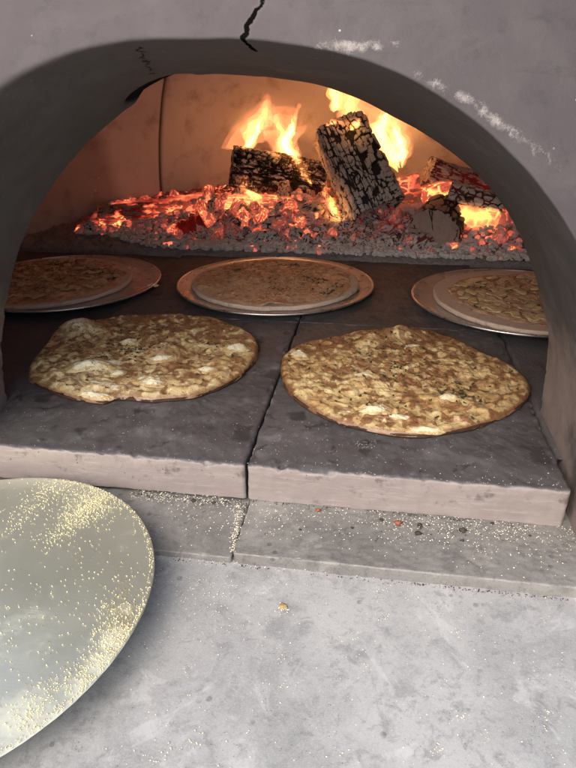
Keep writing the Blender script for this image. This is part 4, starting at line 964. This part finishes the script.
for k_ in range(260): 
    x = RNG.uniform(150, 410); ct.append(at(x, 552+(x-150)*.0745+3+abs(RNG.normal())*3, z=CZ))
for k_ in range(70): ct.append(at(283+RNG.normal()*2.5, 607+RNG.normal()*2.5, z=CZ+RNG.uniform(0, .002)))
for k_ in range(26):
    a_, b_ = RNG.uniform(120, 570), RNG.uniform(570, 760)
    for j_ in range(RNG.integers(4, 16)): ct.append(at(a_+RNG.normal()*5, b_+RNG.normal()*4, z=CZ))
grains('semolina', ct, .0002, .00075, MSW, 'pale semolina grains scattered over the grey counter')
ct = []
lz = -.0432
for k_ in range(700): 
    x = RNG.uniform(150, 575); ct.append(at(x, 492+(x-150)*.075+3+abs(RNG.normal())*22, z=lz))
for k_ in range(380): 
    x = RNG.normal()*55+455; ct.append(at(x, 525+(x-455)*.07+RNG.normal()*8, z=lz))
for k_ in range(320):
    x = RNG.uniform(130, 240); ct.append(at(x, 494+(x-130)*.075+RNG.normal()*3, z=lz))
for k_ in range(260):
    s_ = RNG.random(); ct.append(at(240-8*s_+RNG.normal()*2.2, 503+54*s_, z=-.0455+RNG.uniform(0, .002)))
for k_ in range(200): ct.append(at(568+RNG.normal()*5, 518+RNG.normal()*6, z=lz))
ct = [c_ for c_ in ct if .449 < c_[1] < .533 and c_[0] < .212]
grains('semolina', ct, .0003, .0008, MSW, 'pale semolina grains lying along the stone ledge and its joint')
ct = []
for k_ in range(420): ct.append(at(RNG.uniform(0, 565), RNG.uniform(408, 486), z=.0004))
for k_ in range(200): x = RNG.uniform(0, 565); ct.append(at(x, 452+x*.06+RNG.normal()*3, z=-.0002))
for k_ in range(40): ct.append(at(365+RNG.normal()*5, 444+RNG.normal()*2, z=.0006))
ct = [c_ for c_ in ct if c_[1] > SY0+.001 and -.44 < c_[0] < .2]
grains('semolina', ct, .00025, .00055, MSW, 'fine flour specks on the front of the firebrick slabs')
ct = []
for k_ in range(420):
    x = RNG.uniform(-.25, .202); ct.append((x, SY0-.0012-abs(RNG.normal())*.0016*(1+2*(vnoise(np.array([x*40, 0, 0]), 3) > .6)), lz-.0005-(.004 if x < lx else 0)))
for k_ in range(320):
    x = RNG.uniform(-.2, .21); y = .4455-abs(RNG.normal())*.0018; 
    if x > .05 or RNG.random() < .35: ct.append((x, y, CZ))
for k_ in range(90): ct.append((lx+RNG.normal()*.0018, RNG.uniform(.449, .531), -.046))
for k_ in range(110): ct.append(at(RNG.normal()*45+440, RNG.normal()*8+530, z=lz))
for k_ in range(130): ct.append(at(RNG.uniform(0, 560), RNG.uniform(415, 480), z=.0006))
ct = [c_ for c_ in ct if c_[0] < .204]
grains('soot_crumbs', ct, .00025, .0009, MBK, 'black soot crumbs along the foot of the slabs and the ledge joint')['category'] = 'crumbs'
GC = 'burnt crumbs on the ledge, slabs and counter'
crumbs = [(365, 443, .0004, .0035, 'black crumb on the right slab just in front of the right cooked pizza'), (283, 607, CZ, .0028, 'lone crumb clump on the counter below the ledge joint'), (318, 511, lz, .0024, 'reddish crumb against the foot of the right slab'),
          (398, 524, lz, .003, 'large black crumb on the ledge right of the reddish crumb'), (420, 526, lz, .0022, None), (418, 534, lz, .0024, None), (463, 531, lz, .003, None), (462, 541, lz, .0015, None), (492, 524, lz, .0018, None), (381, 520, lz, .0016, None), (352, 528, lz, .0012, None), (214, 503, lz, .0018, None), (193, 501, lz, .0022, None), (240, 560, CZ, .0022, 'black crumb at the bottom end of the ledge joint'),
          (236, 547, CZ, .0018, None), (247, 551, CZ, .0014, None), (520, 577, CZ, .0014, None), (548, 580, CZ, .0016, None), (505, 577, CZ, .0012, None), (530, 536, lz, .0012, None), (300, 530, lz, .0012, None)]
for i, (px, py, z, s, lb) in enumerate(crumbs):
    P, ck = ember_variant(700+i, 18, 14); q = at(px, py, z=z); P = P*s+q+np.array([0, 0, s*.4])
    mt = MBK if 'reddish' not in (lb or '') else m_simple('red_crumb', (.25, .07, .03), (.12, .03, .015), 300)
    if lb and 'clump' in lb: mt = MBR
    tag(mesh('crumb', P, gridF(P.shape[0], P.shape[1], cv=True, flip=True), mt, None, tuple(q)), lb or 'tiny dark crumb lying among the semolina by the ledge', 'crumb', GC)

# ------------------------------------------------------------------ light
SUN_EL, SUN_AZ = R(42), R(198)          # azimuth measured like the sky texture: 0 = +Y, clockwise
w = bpy.data.worlds.new('World'); SC.world = w; w.use_nodes = True; nt_ = w.node_tree
bg = nt_.nodes['Background']; sky = nt_.nodes.new('ShaderNodeTexSky'); sky.sky_type = 'NISHITA'; sky.sun_disc = False
sky.sun_elevation = SUN_EL; sky.sun_rotation = SUN_AZ; sky.air_density = .85; sky.dust_density = 5.; sky.ozone_density = .7
nt_.links.new(sky.outputs[0], bg.inputs[0]); bg.inputs[1].default_value = .15
sl = bpy.data.lights.new('sun', 'SUN'); so = bpy.data.objects.new('sun', sl); COL.objects.link(so)
sl.energy = 1.5; sl.angle = R(65); sl.color = (1., .975, .94)
dirv = Vector((math.sin(SUN_AZ)*math.cos(SUN_EL), math.cos(SUN_AZ)*math.cos(SUN_EL), math.sin(SUN_EL)))
so.rotation_euler = dirv.to_track_quat('Z', 'Y').to_euler()
vs = SC.view_settings; vs.view_transform = 'Standard'; vs.look = 'None'; vs.gamma = 1; vs.use_curve_mapping = False
vs.exposure = .8
